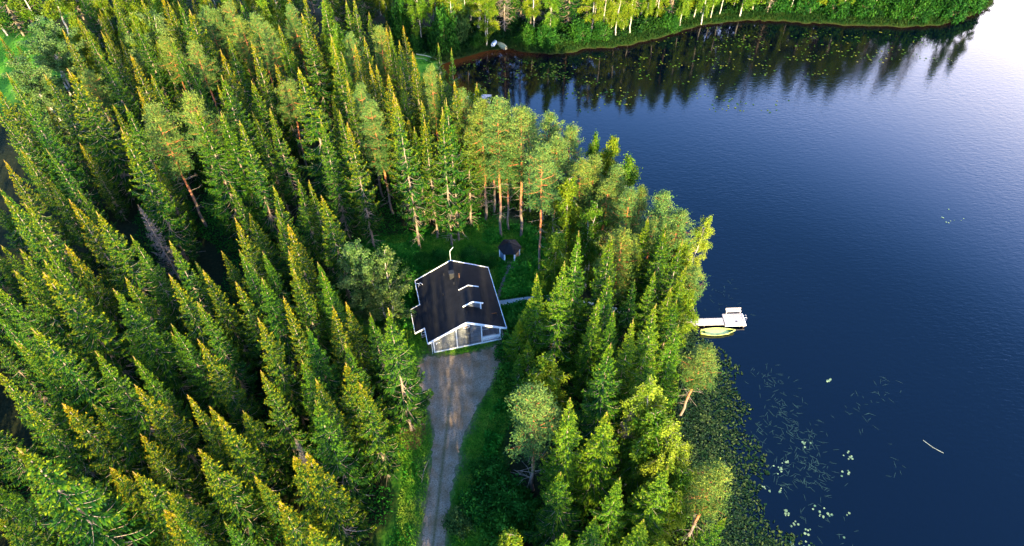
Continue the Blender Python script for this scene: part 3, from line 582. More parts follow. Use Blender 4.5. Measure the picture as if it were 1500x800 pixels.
bn = boxes('bench', [(6.95, 9.1, 1.17, 1.55, .50, .55), (7.0, 7.12, 1.2, 1.6, .0, .52), (8.95, 9.05, 1.2, 1.6, .0, .52)], planks2, dk)
boxes('bench_back', [(6.95, 9.1, 1.60, 1.65, .55, .85)], planks2, bn)
bm = bmesh.new()
for y_ in (-.05, .35): bm_tube(bm, [(9.1, y_, .16), (9.15, y_, .75), (9.4, y_, .85), (9.55, y_, .5), (9.55, y_, -.9)], .025, 6)
for k in range(4): bm_tube(bm, [(9.55, -.05, .1-k*.28), (9.55, .35, .1-k*.28)], .02, 5)
part('bathing_ladder', bm, plain('steel', (.6,.6,.62), .25, .1, 3, 1.0), dk)
for x_, y_ in ((.5, -.6), (.5, .4), (3.6, -.6), (3.6, .4), (6.6, -.75), (9.1, -.75), (6.6, 1.0), (9.1, 1.0)): 
    bm = bmesh.new(); bm_tube(bm, [(x_, y_, -3.0), (x_, y_, .02)], .09, 8); part('pile', bm, M['wood'], dk)
boxes('mooring_ring', [(7.95, 8.25, -.35, -.22, .16, .21)], dark, dk)
def hull(name, L, Wd, D, mat, inner, loc, rz, tilt=None, label=None, inv=False):
    """clinker rowing boat: pointed bow, narrow transom"""
    root = empty(name, loc, rz); n = 22
    if tilt: root.rotation_euler = tilt
    def ring(t, k, inset=0):
        x = (t-.5)*L; b = (1-abs(2*t-1)**2.3 if t > .42 else 1-.62*abs((.42-t)/.42)**2.2)*Wd/2*np.interp(t, [0, .42, 1], [.95, 1, 1])
        if t > .42: b = Wd/2*(1-((t-.42)/.58)**2.1)
        b = max(b-inset, .012); sheer = D + .22*abs(2*t-1)**2.2; keel = .0 + .25*max(0, (t-.8)/.2)**2
        a = k*math.pi/2; return (x, b*math.sin(a)**.75, keel + inset + (sheer-keel-inset)*(1-math.cos(a))**1.1)
    def shell(ins):
        V = []; m_ = 9; ks = [abs(j-(m_-1)/2)/((m_-1)/2) for j in range(m_)]
        for i in range(n):
            t = i/(n-1)
            for j in range(m_):
                x, y, z = ring(t, ks[j], ins); V.append((x, y if j > (m_-1)/2 else -y, z))
        F = [(i*m_+j, i*m_+j+1, (i+1)*m_+j+1, (i+1)*m_+j) for i in range(n-1) for j in range(m_-1)]
        return V, F, m_
    V1, F1, m_ = shell(0); V2, F2, _ = shell(.035); me = bpy.data.meshes.new('hull'); o_ = len(V1)
    F = F1 + [tuple(o_+q for q in reversed(f)) for f in F2]
    for i in range(n-1):
        for j in (0, m_-1): F.append((i*m_+j, (i+1)*m_+j, o_+(i+1)*m_+j, o_+i*m_+j))
    F.append(tuple(range(m_))); me.from_pydata(V1+V2, [], F); me.update(); me.polygons.foreach_set('use_smooth', [True]*len(me.polygons))
    ho = link('hull', me, [mat], root)
    bm = bmesh.new()
    for sg in (-1, 1): bm_tube(bm, [(ring(i/(n-1), 1)[0], sg*ring(i/(n-1), 1)[1], ring(i/(n-1), 1)[2]) for i in range(n)], .028, 5)
    part('gunwale', bm, inner, root)
    for t in (.16, .44, .72):
        x, b, z = ring(t, .75); bm = bmesh.new(); bm_box(bm, x-.13, x+.13, -b+.03, b-.03, z-.03, z); part('thwart', bm, inner, root)
    if not inv:
        x0, b0, z0 = ring(.40, .45); bm = bmesh.new(); bm_box(bm, -1.6, 1.5, -.46, .46, .20, .23); part('floorboard', bm, inner, root)
    if label: tag(root, label, 'boat')
    return root
ygreen = plain('yellow_green_paint', (.27,.33,.07), .45, .12, 3); ygin = plain('yellow_green_inside', (.40,.46,.15), .5, .15, 3)
hull('rowing_boat', 4.8, 1.3, .34, ygreen, ygin, (28.3, 56.8, -.43), math.radians(3.5), label='yellow-green rowing boat moored along the near side of the pale dock')
hull('rowing_boat', 3.6, 1.3, .4, plain('white_hull', (.72,.74,.76), .4), white, (-3.9, 133.0, .50), 0, (math.radians(180-22), math.radians(12), math.radians(80)), 'white rowing boat lying upturned on the far shore beside the tan one', True)
hull('rowing_boat', 4.4, 1.3, .4, plain('tan_hull', (.42,.36,.17), .6), planks, (-2.4, 131.9, .55), 0, (math.radians(180-20), math.radians(10), math.radians(118)), 'tan rowing boat lying upturned on the far shore near a birch', True)
d2 = empty('dock', (-7.6, 112.6, 0), math.radians(-3)); tag(d2, 'small pale dock glimpsed behind the treetops in the far cove', 'dock')
bm = bmesh.new()
for k in range(18): bm_box(bm, 0+k*.2+.004, .2+k*.2-.004, -1.3, 1.3, .12, .17)
part('platform_deck', bm, planks2, d2)
bm = bmesh.new()
for k in range(14): bm_box(bm, -2.9+k*.2+.004, -2.7+k*.2-.004, -.5, .5, .12, .17)
part('walkway_deck', bm, planks2, d2)
for x_, y_ in ((.2, -1.1), (3.3, -1.1), (.2, 1.1), (3.3, 1.1)): bm = bmesh.new(); bm_tube(bm, [(x_, y_, -2.5), (x_, y_, .1)], .09, 8); part('pile', bm, M['wood'], d2)
# fallen trunks on the cove's shore, a bent sapling and a stick by the drive
def log(pts, r, label, mat=M['wood']):
    g_ = Geo(); g_.tube(pts, r, 6); p0 = np.array(pts[0]); d = np.array(pts[-1])-p0
    for k in range(6):
        q = p0 + d*rnd.uniform(.25, .9); g_.tube([q, q+np.array([rnd.uniform(-.8, .8), rnd.uniform(-.4, .8), rnd.uniform(.1, .5)])], [.03, .01], 3)
    tag(link('fallen_log', g_.mesh('fallen_log'), [mat]), label, 'log')
log([(-19.8, 128.4, .2), (-17.5, 127.6, .25), (-15.2, 126.4, .15)], [.12, .10, .05], 'bleached fallen trunk lying behind the little sand beach', plain('bleached_wood', (.40,.38,.22), .9))
log([(-20.5, 126.9, .2), (-18.2, 126.6, .22), (-16.2, 125.3, .1)], [.10, .09, .05], 'shorter mossy fallen trunk nearer the little sand beach', plain('mossy_wood', (.25,.30,.10), .9))
log([(-9.9, 37.6, .1), (-10.3, 36.2, .25), (-10.45, 34.8, .1)], [.05, .04, .02], 'thin crooked dead branch in the grass left of the drive', plain('pale_wood', (.34,.26,.16), .9))
# ------------------------------------------------------------------ trees
VAR = {'s': [], 'p': [], 'b': [], 'w': []}
def crown_pair(cm, tm, leaf, bark, extra='cone'):
    for m_ in (M[leaf], M[extra]): cm.materials.append(m_)
    for m_ in (M[bark], M['wood']): tm.materials.append(m_)
    return cm, tm
for i, (cb, rm, sp_) in enumerate([(2.0, 3.0, .0), (3.0, 2.8, .04), (1.5, 3.3, .02), (4.0, 2.6, .08), (2.5, 2.9, .1), (4.6, 2.5, .18), (4.0, 2.9, .12), (2.0, 2.4, .0), (3.0, 3.2, .08)]):
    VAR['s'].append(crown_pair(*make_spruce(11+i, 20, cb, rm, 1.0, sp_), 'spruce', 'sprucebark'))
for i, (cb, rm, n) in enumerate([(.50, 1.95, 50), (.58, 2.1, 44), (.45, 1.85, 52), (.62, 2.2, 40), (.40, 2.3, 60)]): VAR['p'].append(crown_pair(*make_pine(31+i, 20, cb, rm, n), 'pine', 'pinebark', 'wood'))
for i, (cb, rm, wp, mu) in enumerate([(.16, 2.5, .7, 1), (.22, 2.2, .9, 1), (.15, 2.9, .5, 2), (.28, 2.3, .6, 1)]): VAR['b'].append(crown_pair(*make_birch(51+i, 17, cb, rm, 64, wp, .17, mu, 190), 'birch', 'birchbark', 'wood'))
VAR['d'] = [crown_pair(*make_spruce(91, 20, 3, 2.4, .5, .25), 'deadneedle', 'wood')]
VAR['B'] = [crown_pair(*make_birch(58+i, 18, .18, 3.5, 120, .75, .135, 2, 270), 'brightbirch', 'birchbark', 'wood') for i in range(2)]
for i in range(2): VAR['w'].append(crown_pair(*make_birch(61+i, 14, .12, 3.0, 80, .25, .15, 2, 230), 'greyleaf', 'birchbark', 'wood'))
REF = {'d': 20.0, 'B': 18.0, 's': 20.0, 'p': 20.0, 'b': 17.0, 'w': 14.0}
CATN = {'d': ('dead_spruce', 'dead spruce'), 'B': ('birch_tree', 'birch'), 's': ('spruce_tree', 'spruce'), 'p': ('pine_tree', 'pine'), 'b': ('birch_tree', 'birch'), 'w': ('broadleaf_tree', 'tree')}
A_ = PITCH
def proj(x, y, z):
    dz = z-H; yc = y*math.sin(A_)+dz*math.cos(A_); zc = y*math.cos(A_)-dz*math.sin(A_); return (750+1000*x/zc)/1500, (400-1000*yc/zc)/800
CLP = [tuple(q) for q in CLEAR]
def region(x, y, k):
    far = y > 126 and x > -40
    if far: return 'far shore'
    if y > 122 or (x < -85 and y > 105): return 'top left forest edge' if x < -60 else 'back of the forest'
    if x > -2 and y > 0: return 'lakeside strip' if y < 72 else 'peninsula'
    if y > 76 and x > -24: return 'stand behind the cottage'
    if x < -40 and y > 60: return 'back left forest'
    if y < 56: return 'near left forest'
    return 'left forest'
REG = {'far shore': 'trees along the far shore', 'lakeside strip': 'trees between drive and lake', 'peninsula': 'trees on the peninsula'}
ONES = 'zero one two three four five six seven eight nine ten eleven twelve thirteen fourteen fifteen sixteen seventeen eighteen nineteen'.split()
TENS = 'x x twenty thirty forty fifty sixty seventy eighty ninety hundred'.split()
def words(v):
    v = int(round(v))
    if v >= 100: return 'hundred' + ('-' + words(v-100) if v > 100 else '')
    return ONES[v] if v < 20 else TENS[v//10] + ('-' + ONES[v % 10] if v % 10 else '')
def spot(px, py): return '%s percent across, %s percent down' % (words(px*100), words(py*100))
used = set(); proto_done = {}
ncount = {}
LABEL_FIX = {}
TREES = """s -71.0 100.5 20.2 1.04 -1 0
s -68.2 102.3 19.8 1.04 -1 0
s -64.0 99.2 20.7 1.04 -1 0
s -68.2 113.1 20.0 1.04 -1 0
s -61.7 104.9 19.7 1.04 -1 0
s -61.9 110.3 20.7 1.04 -1 0
s -57.2 108.4 22.3 1.04 -1 0
s -61.8 83.8 23.0 1.51 -1 0
s -67.1 86.6 21.0 1.25 -1 0
s -65.9 78.5 21.9 1.04 -1 0
s -71.7 85.4 21.8 1.04 -1 0
s -73.7 84.8 20.2 1.04 -1 0
s -62.4 93.9 20.0 1.14 -1 0
s -56.7 91.4 21.1 1.04 -1 0
s -52.4 87.5 20.3 1.04 -1 0
s -53.1 83.6 20.0 1.04 -1 0
s -51.9 77.1 22.0 1.35 -1 0
s -58.5 85.2 17.0 0.73 -1 0
s -71.2 80.6 19.8 1.04 -1 0
s -65.8 73.5 18.0 1.04 -1 0
s -58.8 69.6 21.0 1.25 -1 0
s -64.0 67.6 20.1 1.04 -1 0
s -59.5 67.2 18.0 1.04 -1 0
s -58.2 59.4 22.3 1.04 -1 0
s -60.9 61.3 22.0 1.04 -1 0
s -55.6 58.0 21.9 1.04 -1 0
s -51.0 59.2 22.0 1.14 -1 0
s -55.7 66.4 17.0 1.04 -1 0
s -47.1 56.6 22.0 1.14 -1 0
s -57.0 54.7 18.0 1.04 -1 0
s -50.1 50.8 21.9 1.04 -1 0
s -50.4 53.6 20.1 1.04 -1 0
s -53.4 52.8 18.0 1.04 -1 0
s -42.6 54.6 20.4 1.04 -1 0
s -48.2 69.1 24.0 1.66 -1 0
s -55.6 51.3 18.0 1.04 -1 0
s -47.4 46.8 23.0 1.51 -1 0
s -53.5 46.6 21.4 1.04 -1 0
s -51.0 42.3 21.7 1.04 -1 0
s -46.1 40.3 22.1 1.04 -1 0
s -49.8 41.3 19.0 1.04 -1 0
s -42.8 50.3 18.0 1.04 -1 0
s -40.2 45.2 22.0 1.14 -1 0
s -41.7 44.4 16.0 1.04 -1 0
s -39.5 37.2 22.1 1.04 -1 0
s -37.5 39.0 19.0 1.04 -1 0
s -35.1 35.4 19.8 1.04 -1 0
s -47.9 35.9 21.3 1.04 -1 0
s -40.5 35.0 17.0 1.04 -1 0
s -32.1 26.4 20.0 1.04 -1 0
s -29.5 23.6 19.0 1.04 -1 0
s -44.0 23.0 18.0 1.04 -1 0
s -38.8 25.0 26.0 1.66 -1 0
s -54.5 107.5 21.5 1.04 -1 0
s -56.7 108.5 21.0 1.04 -1 0
s -52.0 111.7 20.0 1.04 -1 0
s -51.5 103.2 22.0 1.40 -1 0
s -51.7 112.8 20.9 1.04 -1 0
s -37.4 103.0 19.8 1.04 -1 0
s -34.6 108.3 22.3 1.04 -1 0
s -32.9 102.5 22.1 1.04 -1 0
s -51.9 96.3 21.1 1.04 -1 0
s -44.6 98.2 20.4 1.04 -1 0
s -42.5 90.9 22.2 1.04 -1 0
s -49.3 94.3 18.0 1.04 -1 0
s -38.6 93.8 22.0 1.14 -1 0
s -37.0 101.9 18.0 1.04 -1 0
s -36.7 94.3 18.0 1.04 -1 0
s -40.2 82.9 23.0 1.46 -1 0
s -41.5 83.2 21.2 1.04 -1 0
s -39.0 90.0 18.0 1.04 -1 0
s -28.2 81.6 25.0 1.56 -1 0
s -27.3 95.5 22.1 1.04 -1 0
s -26.4 91.4 22.0 1.04 -1 0
s -48.0 85.7 19.0 1.04 -1 0
s -50.5 87.8 18.0 1.04 -1 0
s -35.8 80.6 19.0 1.04 -1 0
s -33.5 79.5 20.0 1.04 -1 0
s -26.1 85.8 18.0 1.04 -1 0
s -38.3 76.3 22.0 1.25 -1 0
s -40.7 74.4 23.0 1.40 -1 0
s -36.0 74.0 22.0 1.25 -1 0
s -36.6 68.9 16.0 1.04 -1 0
s -26.1 66.9 18.0 1.04 -1 0
s -29.3 63.5 20.0 1.14 -1 0
s -27.7 67.1 18.0 1.04 -1 0
s -22.8 61.7 20.0 1.14 -1 0
s -29.0 61.1 18.0 1.04 -1 0
s -32.4 61.8 17.0 1.04 -1 0
s -31.8 56.5 21.0 1.04 -1 0
s -25.8 56.5 20.0 1.04 -1 0
s -30.2 52.8 20.0 1.04 -1 0
s -29.4 55.5 17.0 1.04 -1 0
s -24.6 51.5 21.0 1.04 -1 0
s -35.1 57.7 15.0 1.04 -1 0
s -38.5 54.1 20.0 1.04 -1 0
s -36.1 53.8 17.0 1.04 -1 0
s -21.3 51.4 19.0 1.04 -1 0
s -25.1 74.5 22.0 1.14 -1 0
s -36.1 47.9 21.0 1.04 -1 0
s -34.0 50.6 19.0 1.04 -1 0
s -30.0 48.9 19.0 1.04 -1 0
s -27.6 49.2 19.0 1.25 -1 0
s -23.5 44.8 21.0 1.04 -1 0
s -20.5 49.3 20.0 1.04 -1 0
s -19.1 44.3 20.0 1.04 -1 0
s -33.0 45.9 19.0 1.04 -1 0
s -34.8 43.3 19.0 1.04 -1 0
s -30.4 40.1 21.0 1.14 -1 0
s -25.7 42.6 21.0 1.14 -1 0
s -23.4 49.7 20.0 1.04 -1 0
s -24.0 36.3 20.0 1.04 -1 0
s -20.5 38.7 19.0 1.04 -1 0
s -18.3 35.2 21.0 1.04 -1 0
s -30.2 34.0 20.0 1.04 -1 0
s -35.7 43.3 17.0 1.04 -1 0
s -26.6 31.5 20.0 1.14 -1 0
s -27.2 28.3 21.0 1.25 -1 0
s -18.7 28.2 20.0 1.14 -1 0
s -19.4 24.0 19.0 1.04 -1 0
s -28.0 22.7 20.0 1.04 -1 0
s -30.0 26.0 18.0 1.04 -1 0
s -28.9 33.8 18.0 1.04 -1 0
s -17.9 46.7 18.0 1.04 -1 0
s -15.3 46.3 17.0 1.04 -1 0
s -16.4 39.6 20.0 1.04 -1 0
s -16.2 38.1 19.0 1.04 -1 0
s -14.3 35.7 19.0 1.04 -1 0
s -17.5 32.2 22.0 1.14 -1 0
s -17.3 27.1 21.0 1.25 -1 0
s -16.4 22.2 20.0 1.04 -1 0
s -21.1 42.7 19.0 1.04 -1 0
s -23.4 28.1 17.0 1.04 -1 0
s -24.2 23.0 18.0 1.04 -1 0
s -35.0 31.5 17.0 1.04 -1 0
s -48.5 39.4 16.0 1.04 -1 0
s -47.8 47.2 17.0 1.04 -1 0
s -26.2 35.0 16.0 1.04 -1 0
s -42.1 34.0 19.0 1.04 -1 0
s -36.5 28.1 17.0 1.04 -1 0
s -46.1 33.8 18.0 1.04 -1 0
s -27.8 109.1 20.7 1.04 -1 0
s -26.5 109.1 21.3 1.04 -1 0
s -23.4 94.9 20.8 1.04 -1 0
s -22.9 99.0 20.0 1.04 -1 0
s -20.0 90.1 20.4 1.04 -1 0
s -20.6 88.7 21.9 1.04 -1 0
s -20.2 102.6 19.6 1.04 -1 0
s -19.3 101.9 20.0 0.83 -1 0
s -17.7 99.0 19.6 1.04 -1 0
s -17.7 86.0 21.4 1.04 -1 0
s -16.6 89.9 20.3 1.04 -1 0
s -14.7 92.0 21.1 1.04 -1 0
s -14.4 93.5 20.0 0.83 -1 0
s -16.1 78.3 23.0 1.04 -1 0
s -16.1 82.3 19.0 1.04 -1 0
s -12.4 78.7 22.0 1.04 -1 0
s -10.1 87.5 20.9 1.04 -1 0
s -9.6 97.4 19.0 0.78 -1 0
s -8.1 85.6 20.5 1.04 -1 0
s -5.0 81.7 22.5 1.04 -1 0
s -9.3 81.2 20.1 1.04 -1 0
s -25.6 93.0 20.7 1.04 -1 0
s -23.4 79.1 20.1 1.04 -1 0
s -23.2 84.6 21.4 1.04 -1 0
s -32.8 104.8 17.0 1.04 -1 0
s -45.7 109.9 20.3 1.04 -1 0
s -38.3 113.1 20.6 1.04 -1 0
s -30.8 108.2 21.7 1.04 -1 0
s -51.4 103.9 15.0 1.04 -1 0
s -60.5 107.3 15.0 1.04 -1 0
s -64.7 103.7 17.0 1.04 -1 0
s -61.4 78.9 15.0 1.04 -1 0
s -49.5 74.3 15.0 1.04 -1 0
s -25.3 114.8 16.0 1.04 -1 0
s -23.2 93.4 17.0 1.04 -1 0
s -14.7 81.9 17.0 1.04 -1 0
s -13.0 91.8 18.0 1.04 -1 0
s -12.1 100.8 18.0 1.04 -1 0
s -16.0 87.5 19.0 1.04 -1 0
s -6.0 85.2 17.0 1.04 -1 0
s -18.5 108.2 17.0 1.04 -1 0
s -14.2 73.0 26.3 1.00 5 0
s -20.9 72.1 23.0 1.05 5 0
s -9.2 73.2 24.2 1.10 6 0
s -8.2 74.3 24.9 1.15 6 0
s -11.5 74.8 21.5 0.90 5 0
s -12.3 41.6 23.1 1.15 6 0
s -13.6 77.7 18.3 0.90 5 0
s -6.5 77.7 18.3 1.00 5 0
p -55.7 101.2 19.0 1.00 -1 0
p -51.6 109.4 20.0 1.00 -1 0
p -47.8 111.1 20.0 1.00 -1 0
p -50.6 110.4 19.0 1.00 -1 0
p -44.8 106.4 20.0 1.00 -1 0
p -42.6 106.4 20.0 1.00 -1 0
p -40.1 104.3 20.0 1.00 -1 0
p -42.4 77.6 24.0 0.95 -1 0
p -48.1 77.4 22.0 1.10 -1 0
p -26.4 102.2 19.0 1.10 -1 0
p -22.1 104.9 19.0 1.00 -1 0
p -21.2 84.4 21.0 1.00 -1 0
p -19.0 80.2 21.0 1.00 -1 0
p -12.0 89.2 21.0 1.00 -1 0
p -7.0 86.6 19.0 1.00 -1 0
p -34.9 91.2 17.0 1.00 -1 0
p -69.0 97.5 15.0 1.00 -1 0
p -37.8 111.9 19.0 1.00 -1 0
p -49.7 97.7 20.0 1.00 -1 0
p -4.2 78.9 22.4 1.00 -1 0
p -1.7 75.2 24.3 1.10 -1 0
p 1.4 75.1 23.9 1.10 -1 0
p 4.0 67.8 23.4 1.10 -1 0
p 4.7 78.7 20.0 1.20 -1 0
p 8.4 78.1 19.0 1.20 -1 0
p 10.7 72.3 18.0 1.20 -1 0
p 14.3 69.9 18.0 1.10 -1 0
p 15.4 65.7 18.0 1.10 -1 0
p 17.3 67.1 17.0 1.10 -1 0
p 18.6 63.2 20.0 1.00 -1 0
p 20.5 62.0 18.0 1.00 -1 0
p 13.7 58.9 17.0 1.20 -1 0
p 8.9 70.1 19.0 1.20 -1 0
p 6.3 73.8 20.0 1.10 -1 0
p 2.9 80.6 19.0 1.00 -1 0
p 12.7 68.8 17.0 1.00 -1 0
p 17.5 61.3 17.0 1.00 -1 0
p -0.5 76.7 19.0 1.00 -1 0
p -4.3 79.8 19.0 1.00 -1 0
p -2.9 80.6 19.0 1.00 -1 0
p 2.4 34.0 20.5 1.20 -1 0
p 21.0 43.8 14.8 1.10 -1 0
p 19.4 28.6 16.0 1.25 -1 0
p 21.7 55.8 14.0 1.00 -1 0
s -0.5 85.9 19.0 0.60 -1 0
s 13.7 72.4 17.0 0.80 -1 0
s 16.5 60.2 18.0 1.00 -1 0
s 2.8 50.9 18.0 1.15 -1 0
s 5.1 49.5 21.0 1.10 -1 0
s 7.5 52.6 23.0 1.15 -1 0
s 11.1 52.6 22.0 1.00 -1 0
s 10.3 49.2 20.0 1.05 -1 0
s 12.2 42.8 20.0 1.05 -1 0
s 14.5 43.5 21.0 1.10 -1 0
s 17.8 55.3 20.0 1.10 -1 0
s 19.0 53.7 20.0 1.10 -1 0
s 18.4 59.0 18.0 1.00 -1 0
s 16.2 51.8 18.0 1.00 -1 0
s 19.8 52.8 17.0 1.00 -1 0
s 9.4 38.0 22.0 1.20 -1 0
s 5.5 32.2 22.0 1.20 -1 0
s 8.9 32.3 20.0 1.20 -1 0
s 9.6 26.7 18.0 1.10 -1 0
s 13.5 27.4 19.0 1.15 -1 0
s 17.2 43.6 18.0 1.00 -1 0
s 14.2 40.1 18.0 1.00 -1 0
s 8.7 46.5 19.0 1.00 -1 0
s 1.0 50.8 10.0 1.20 -1 0
s 2.0 47.0 11.0 1.10 -1 0
s 17.9 49.7 17.0 1.00 -1 0
s 4.6 27.4 17.0 1.00 -1 0
s 7.0 23.3 18.0 1.00 -1 0
s 11.4 23.1 17.0 1.00 -1 0
s 4.4 21.3 20.0 1.10 -1 0
s 18.4 49.2 16.0 1.00 -1 0
s 13.9 51.2 17.0 1.00 -1 0
s 11.0 45.9 18.0 1.00 -1 0
s 2.0 51.5 13.0 1.00 -1 0
s 0.8 46.5 9.0 1.00 -1 0
b 11.9 78.2 17.0 0.70 -1 0
b 13.2 75.6 18.0 1.00 -1 0
b 15.5 72.3 18.0 1.00 -1 0
b 7.7 68.1 18.0 1.10 -1 0
b 4.0 41.6 15.0 1.15 -1 0
b 16.5 30.0 13.0 1.00 -1 0
b 21.7 60.7 14.0 1.00 -1 0
b 21.7 54.5 12.0 1.00 -1 0
b 10.5 64.9 16.0 1.00 -1 0
b 13.8 33.7 17.0 1.20 -1 0
b -5.4 93.7 15.0 1.00 -1 0
b -2.3 87.6 16.0 1.00 -1 0
b 15.8 28.4 12.0 1.00 -1 0
b 13.2 23.8 12.0 1.00 -1 0
b 9.6 46.5 9.0 1.00 -1 0
b 12.9 34.5 10.0 1.00 -1 0
b 5.6 61.9 14.0 1.00 -1 0
d -1.6 137.5 17.0 1.00 -1 0
d -21.1 32.6 15.0 0.70 -1 0
d -48.4 66.0 15.0 0.80 -1 0
d 12.4 36.4 15.0 0.80 -1 0
B 14.0 36.2 19.0 1.15 -1 0
B 15.4 32.4 17.0 1.10 -1 0
B 23.2 62.4 15.0 0.70 -1 0
w -19.1 58.5 16.0 1.15 -1 0
w -16.5 56.6 14.0 1.10 -1 0
w -82.0 109.6 16.0 1.70 -1 0
w -64.9 111.4 18.0 1.30 -1 0
b -42.5 113.0 20.0 1.00 -1 0
b -31.6 112.6 19.0 1.00 -1 0
b -28.4 104.4 19.0 1.00 -1 0
b -65.5 111.4 18.0 1.20 -1 0
w -79.1 100.3 15.0 1.30 -1 0
b -26.9 140.2 16.6 0.95 -1 1
b -19.3 133.2 17.8 0.95 -1 1
b -9.5 136.1 19.5 0.95 -1 1
b -5.2 131.8 15.5 0.95 -1 1
b 4.9 137.5 15.3 0.95 -1 1
b 7.7 132.7 16.1 0.95 -1 1
b 17.2 138.1 18.8 0.95 -1 1
b 19.7 136.4 18.1 0.95 -1 1
b 21.6 139.0 16.2 0.95 -1 1
b 22.3 136.1 16.7 0.95 -1 1
b 24.1 138.1 15.9 0.95 -1 1
b 25.5 136.9 17.3 0.95 -1 1
b 29.4 141.1 15.2 0.95 -1 1
b 31.8 141.7 18.5 0.95 -1 1
b 36.7 139.9 19.5 0.95 -1 1
b 40.4 143.8 19.8 0.95 -1 1
b 42.3 145.7 18.7 0.95 -1 1
b 41.6 141.1 19.8 0.95 -1 1
b 44.2 143.8 15.1 0.95 -1 1
b 46.3 145.0 16.4 0.95 -1 1
b 50.0 147.9 19.8 0.95 -1 1
b 57.0 150.1 18.9 0.95 -1 1
b 59.7 149.8 17.1 0.95 -1 1
b 63.0 147.9 19.7 0.95 -1 1
b 66.9 146.0 18.1 0.95 -1 1
b 73.2 145.0 19.1 0.95 -1 1
b 77.3 146.3 16.5 0.95 -1 1
b 80.8 146.0 16.0 0.95 -1 1
b 93.7 148.5 17.2 0.95 -1 1
b 106.7 149.8 15.7 0.95 -1 1
b 101.7 147.2 16.9 0.95 -1 1
b -16.3 138.4 19.8 0.95 -1 1
b -12.4 134.1 16.7 0.95 -1 1
b -14.3 141.4 15.0 0.95 -1 1
s -89.1 112.3 11.4 1.04 -1 0
s -56.5 29.9 10.4 1.05 -1 0
s -71.6 89.6 13.6 1.13 -1 0
s -65.8 15.1 13.5 0.92 -1 0
s -48.0 118.7 10.3 0.96 -1 0
s -88.3 120.9 10.2 1.07 -1 0
s -24.0 122.2 10.6 1.05 -1 0
s -92.4 114.0 11.8 1.02 -1 0
s -67.3 61.2 10.9 0.98 -1 0
s -72.3 71.1 10.1 1.13 -1 0
s -78.5 123.8 12.0 1.19 -1 0
s -74.8 29.4 12.4 0.90 -1 0
s -88.9 76.3 13.8 1.12 -1 0
s -71.0 23.9 11.8 1.11 -1 0
s -44.3 30.5 10.6 1.14 -1 0
s -74.9 17.9 12.3 1.08 -1 0
s -54.3 20.7 17.4 0.91 -1 0
s -63.2 38.2 18.1 1.12 -1 0
s -65.2 44.8 14.4 0.91 -1 0
s -55.8 24.5 18.9 1.15 -1 0
s -63.7 52.3 18.8 0.93 -1 0
s -48.8 21.6 17.7 1.04 -1 0
s -53.2 34.3 15.2 0.98 -1 0
s -50.2 27.7 17.4 0.94 -1 0
s -41.1 19.3 15.2 1.08 -1 0
s -51.5 37.4 15.6 0.92 -1 0
s -60.7 22.0 14.8 0.93 -1 0
s -67.1 48.4 18.7 0.96 -1 0
s -61.0 57.1 16.4 1.16 -1 0
s -60.1 50.9 17.7 0.92 -1 0
s -62.0 33.2 16.7 1.19 -1 0
s -58.6 34.4 18.4 1.03 -1 0
s -45.8 26.4 18.6 1.19 -1 0
s -70.0 55.6 17.3 1.00 -1 0
s -70.8 62.0 15.4 1.04 -1 0
s -65.5 55.3 16.6 1.05 -1 0
s -56.2 43.7 17.8 0.95 -1 0
s -69.1 52.0 14.0 1.17 -1 0
s -17.0 12.9 19.6 0.93 -1 0
s -12.3 5.9 20.0 1.01 -1 0
s -27.3 14.7 22.9 1.10 -1 0
s -41.8 9.3 21.9 0.96 -1 0
s -44.2 16.0 20.8 0.94 -1 0
s -33.0 8.4 20.4 1.18 -1 0
s -31.9 13.3 21.6 1.10 -1 0
s -37.6 16.2 22.3 0.94 -1 0
s -80.0 53.1 17.7 0.93 -1 0
s -80.7 35.4 17.0 1.13 -1 0
s -71.5 14.7 18.5 1.16 -1 0
s -113.3 91.4 20.8 0.98 -1 0
s -102.1 81.1 17.9 1.07 -1 0
s -89.5 52.4 18.9 0.96 -1 0
s -85.1 33.2 19.2 0.96 -1 0
s -97.4 90.3 20.9 1.04 -1 0
s -102.7 96.6 19.3 0.91 -1 0
s -97.9 68.7 19.1 0.92 -1 0
s -84.9 41.0 20.5 1.16 -1 0
s -75.5 53.6 17.9 0.94 -1 0
s -93.5 67.0 19.1 1.10 -1 0
s -56.0 16.1 18.5 1.07 -1 0
s -73.8 48.7 19.7 0.95 -1 0
s -77.6 62.1 20.4 1.07 -1 0
s -75.7 42.6 21.3 1.01 -1 0
s -109.9 85.8 20.4 1.06 -1 0
s -87.9 63.0 18.1 1.00 -1 0
s -99.4 73.4 21.7 1.16 -1 0
s -77.5 23.3 17.3 1.11 -1 0
s -96.4 84.3 20.6 1.02 -1 0
s -60.3 11.5 17.8 1.10 -1 0
s -108.4 79.6 21.3 1.02 -1 0
s -88.6 71.5 18.7 0.98 -1 0
s -88.6 43.6 18.1 0.93 -1 0
s 2.3 -17.0 22.8 1.11 -1 0
s 8.2 2.0 21.2 1.00 -1 0
s 5.1 -21.7 22.3 1.15 -1 0
s 4.2 8.6 20.3 1.07 -1 0
s -7.4 -15.0 21.7 0.92 -1 0
s -0.0 9.8 20.0 1.15 -1 0
s 8.9 10.5 21.6 0.97 -1 0
s 7.0 -3.0 20.7 1.14 -1 0
s 2.1 -7.9 19.6 1.12 -1 0
s -5.9 -8.0 20.9 1.08 -1 0
s -2.6 -11.7 21.3 0.94 -1 0
s 8.3 15.2 22.8 1.07 -1 0
s 9.2 5.7 21.3 1.05 -1 0
s -3.2 4.7 21.0 1.04 -1 0
s -2.6 -8.4 21.4 0.95 -1 0
s 8.3 -7.5 20.9 1.07 -1 0
s 3.4 -3.0 21.9 1.13 -1 0
s 2.6 0.9 21.9 1.02 -1 0
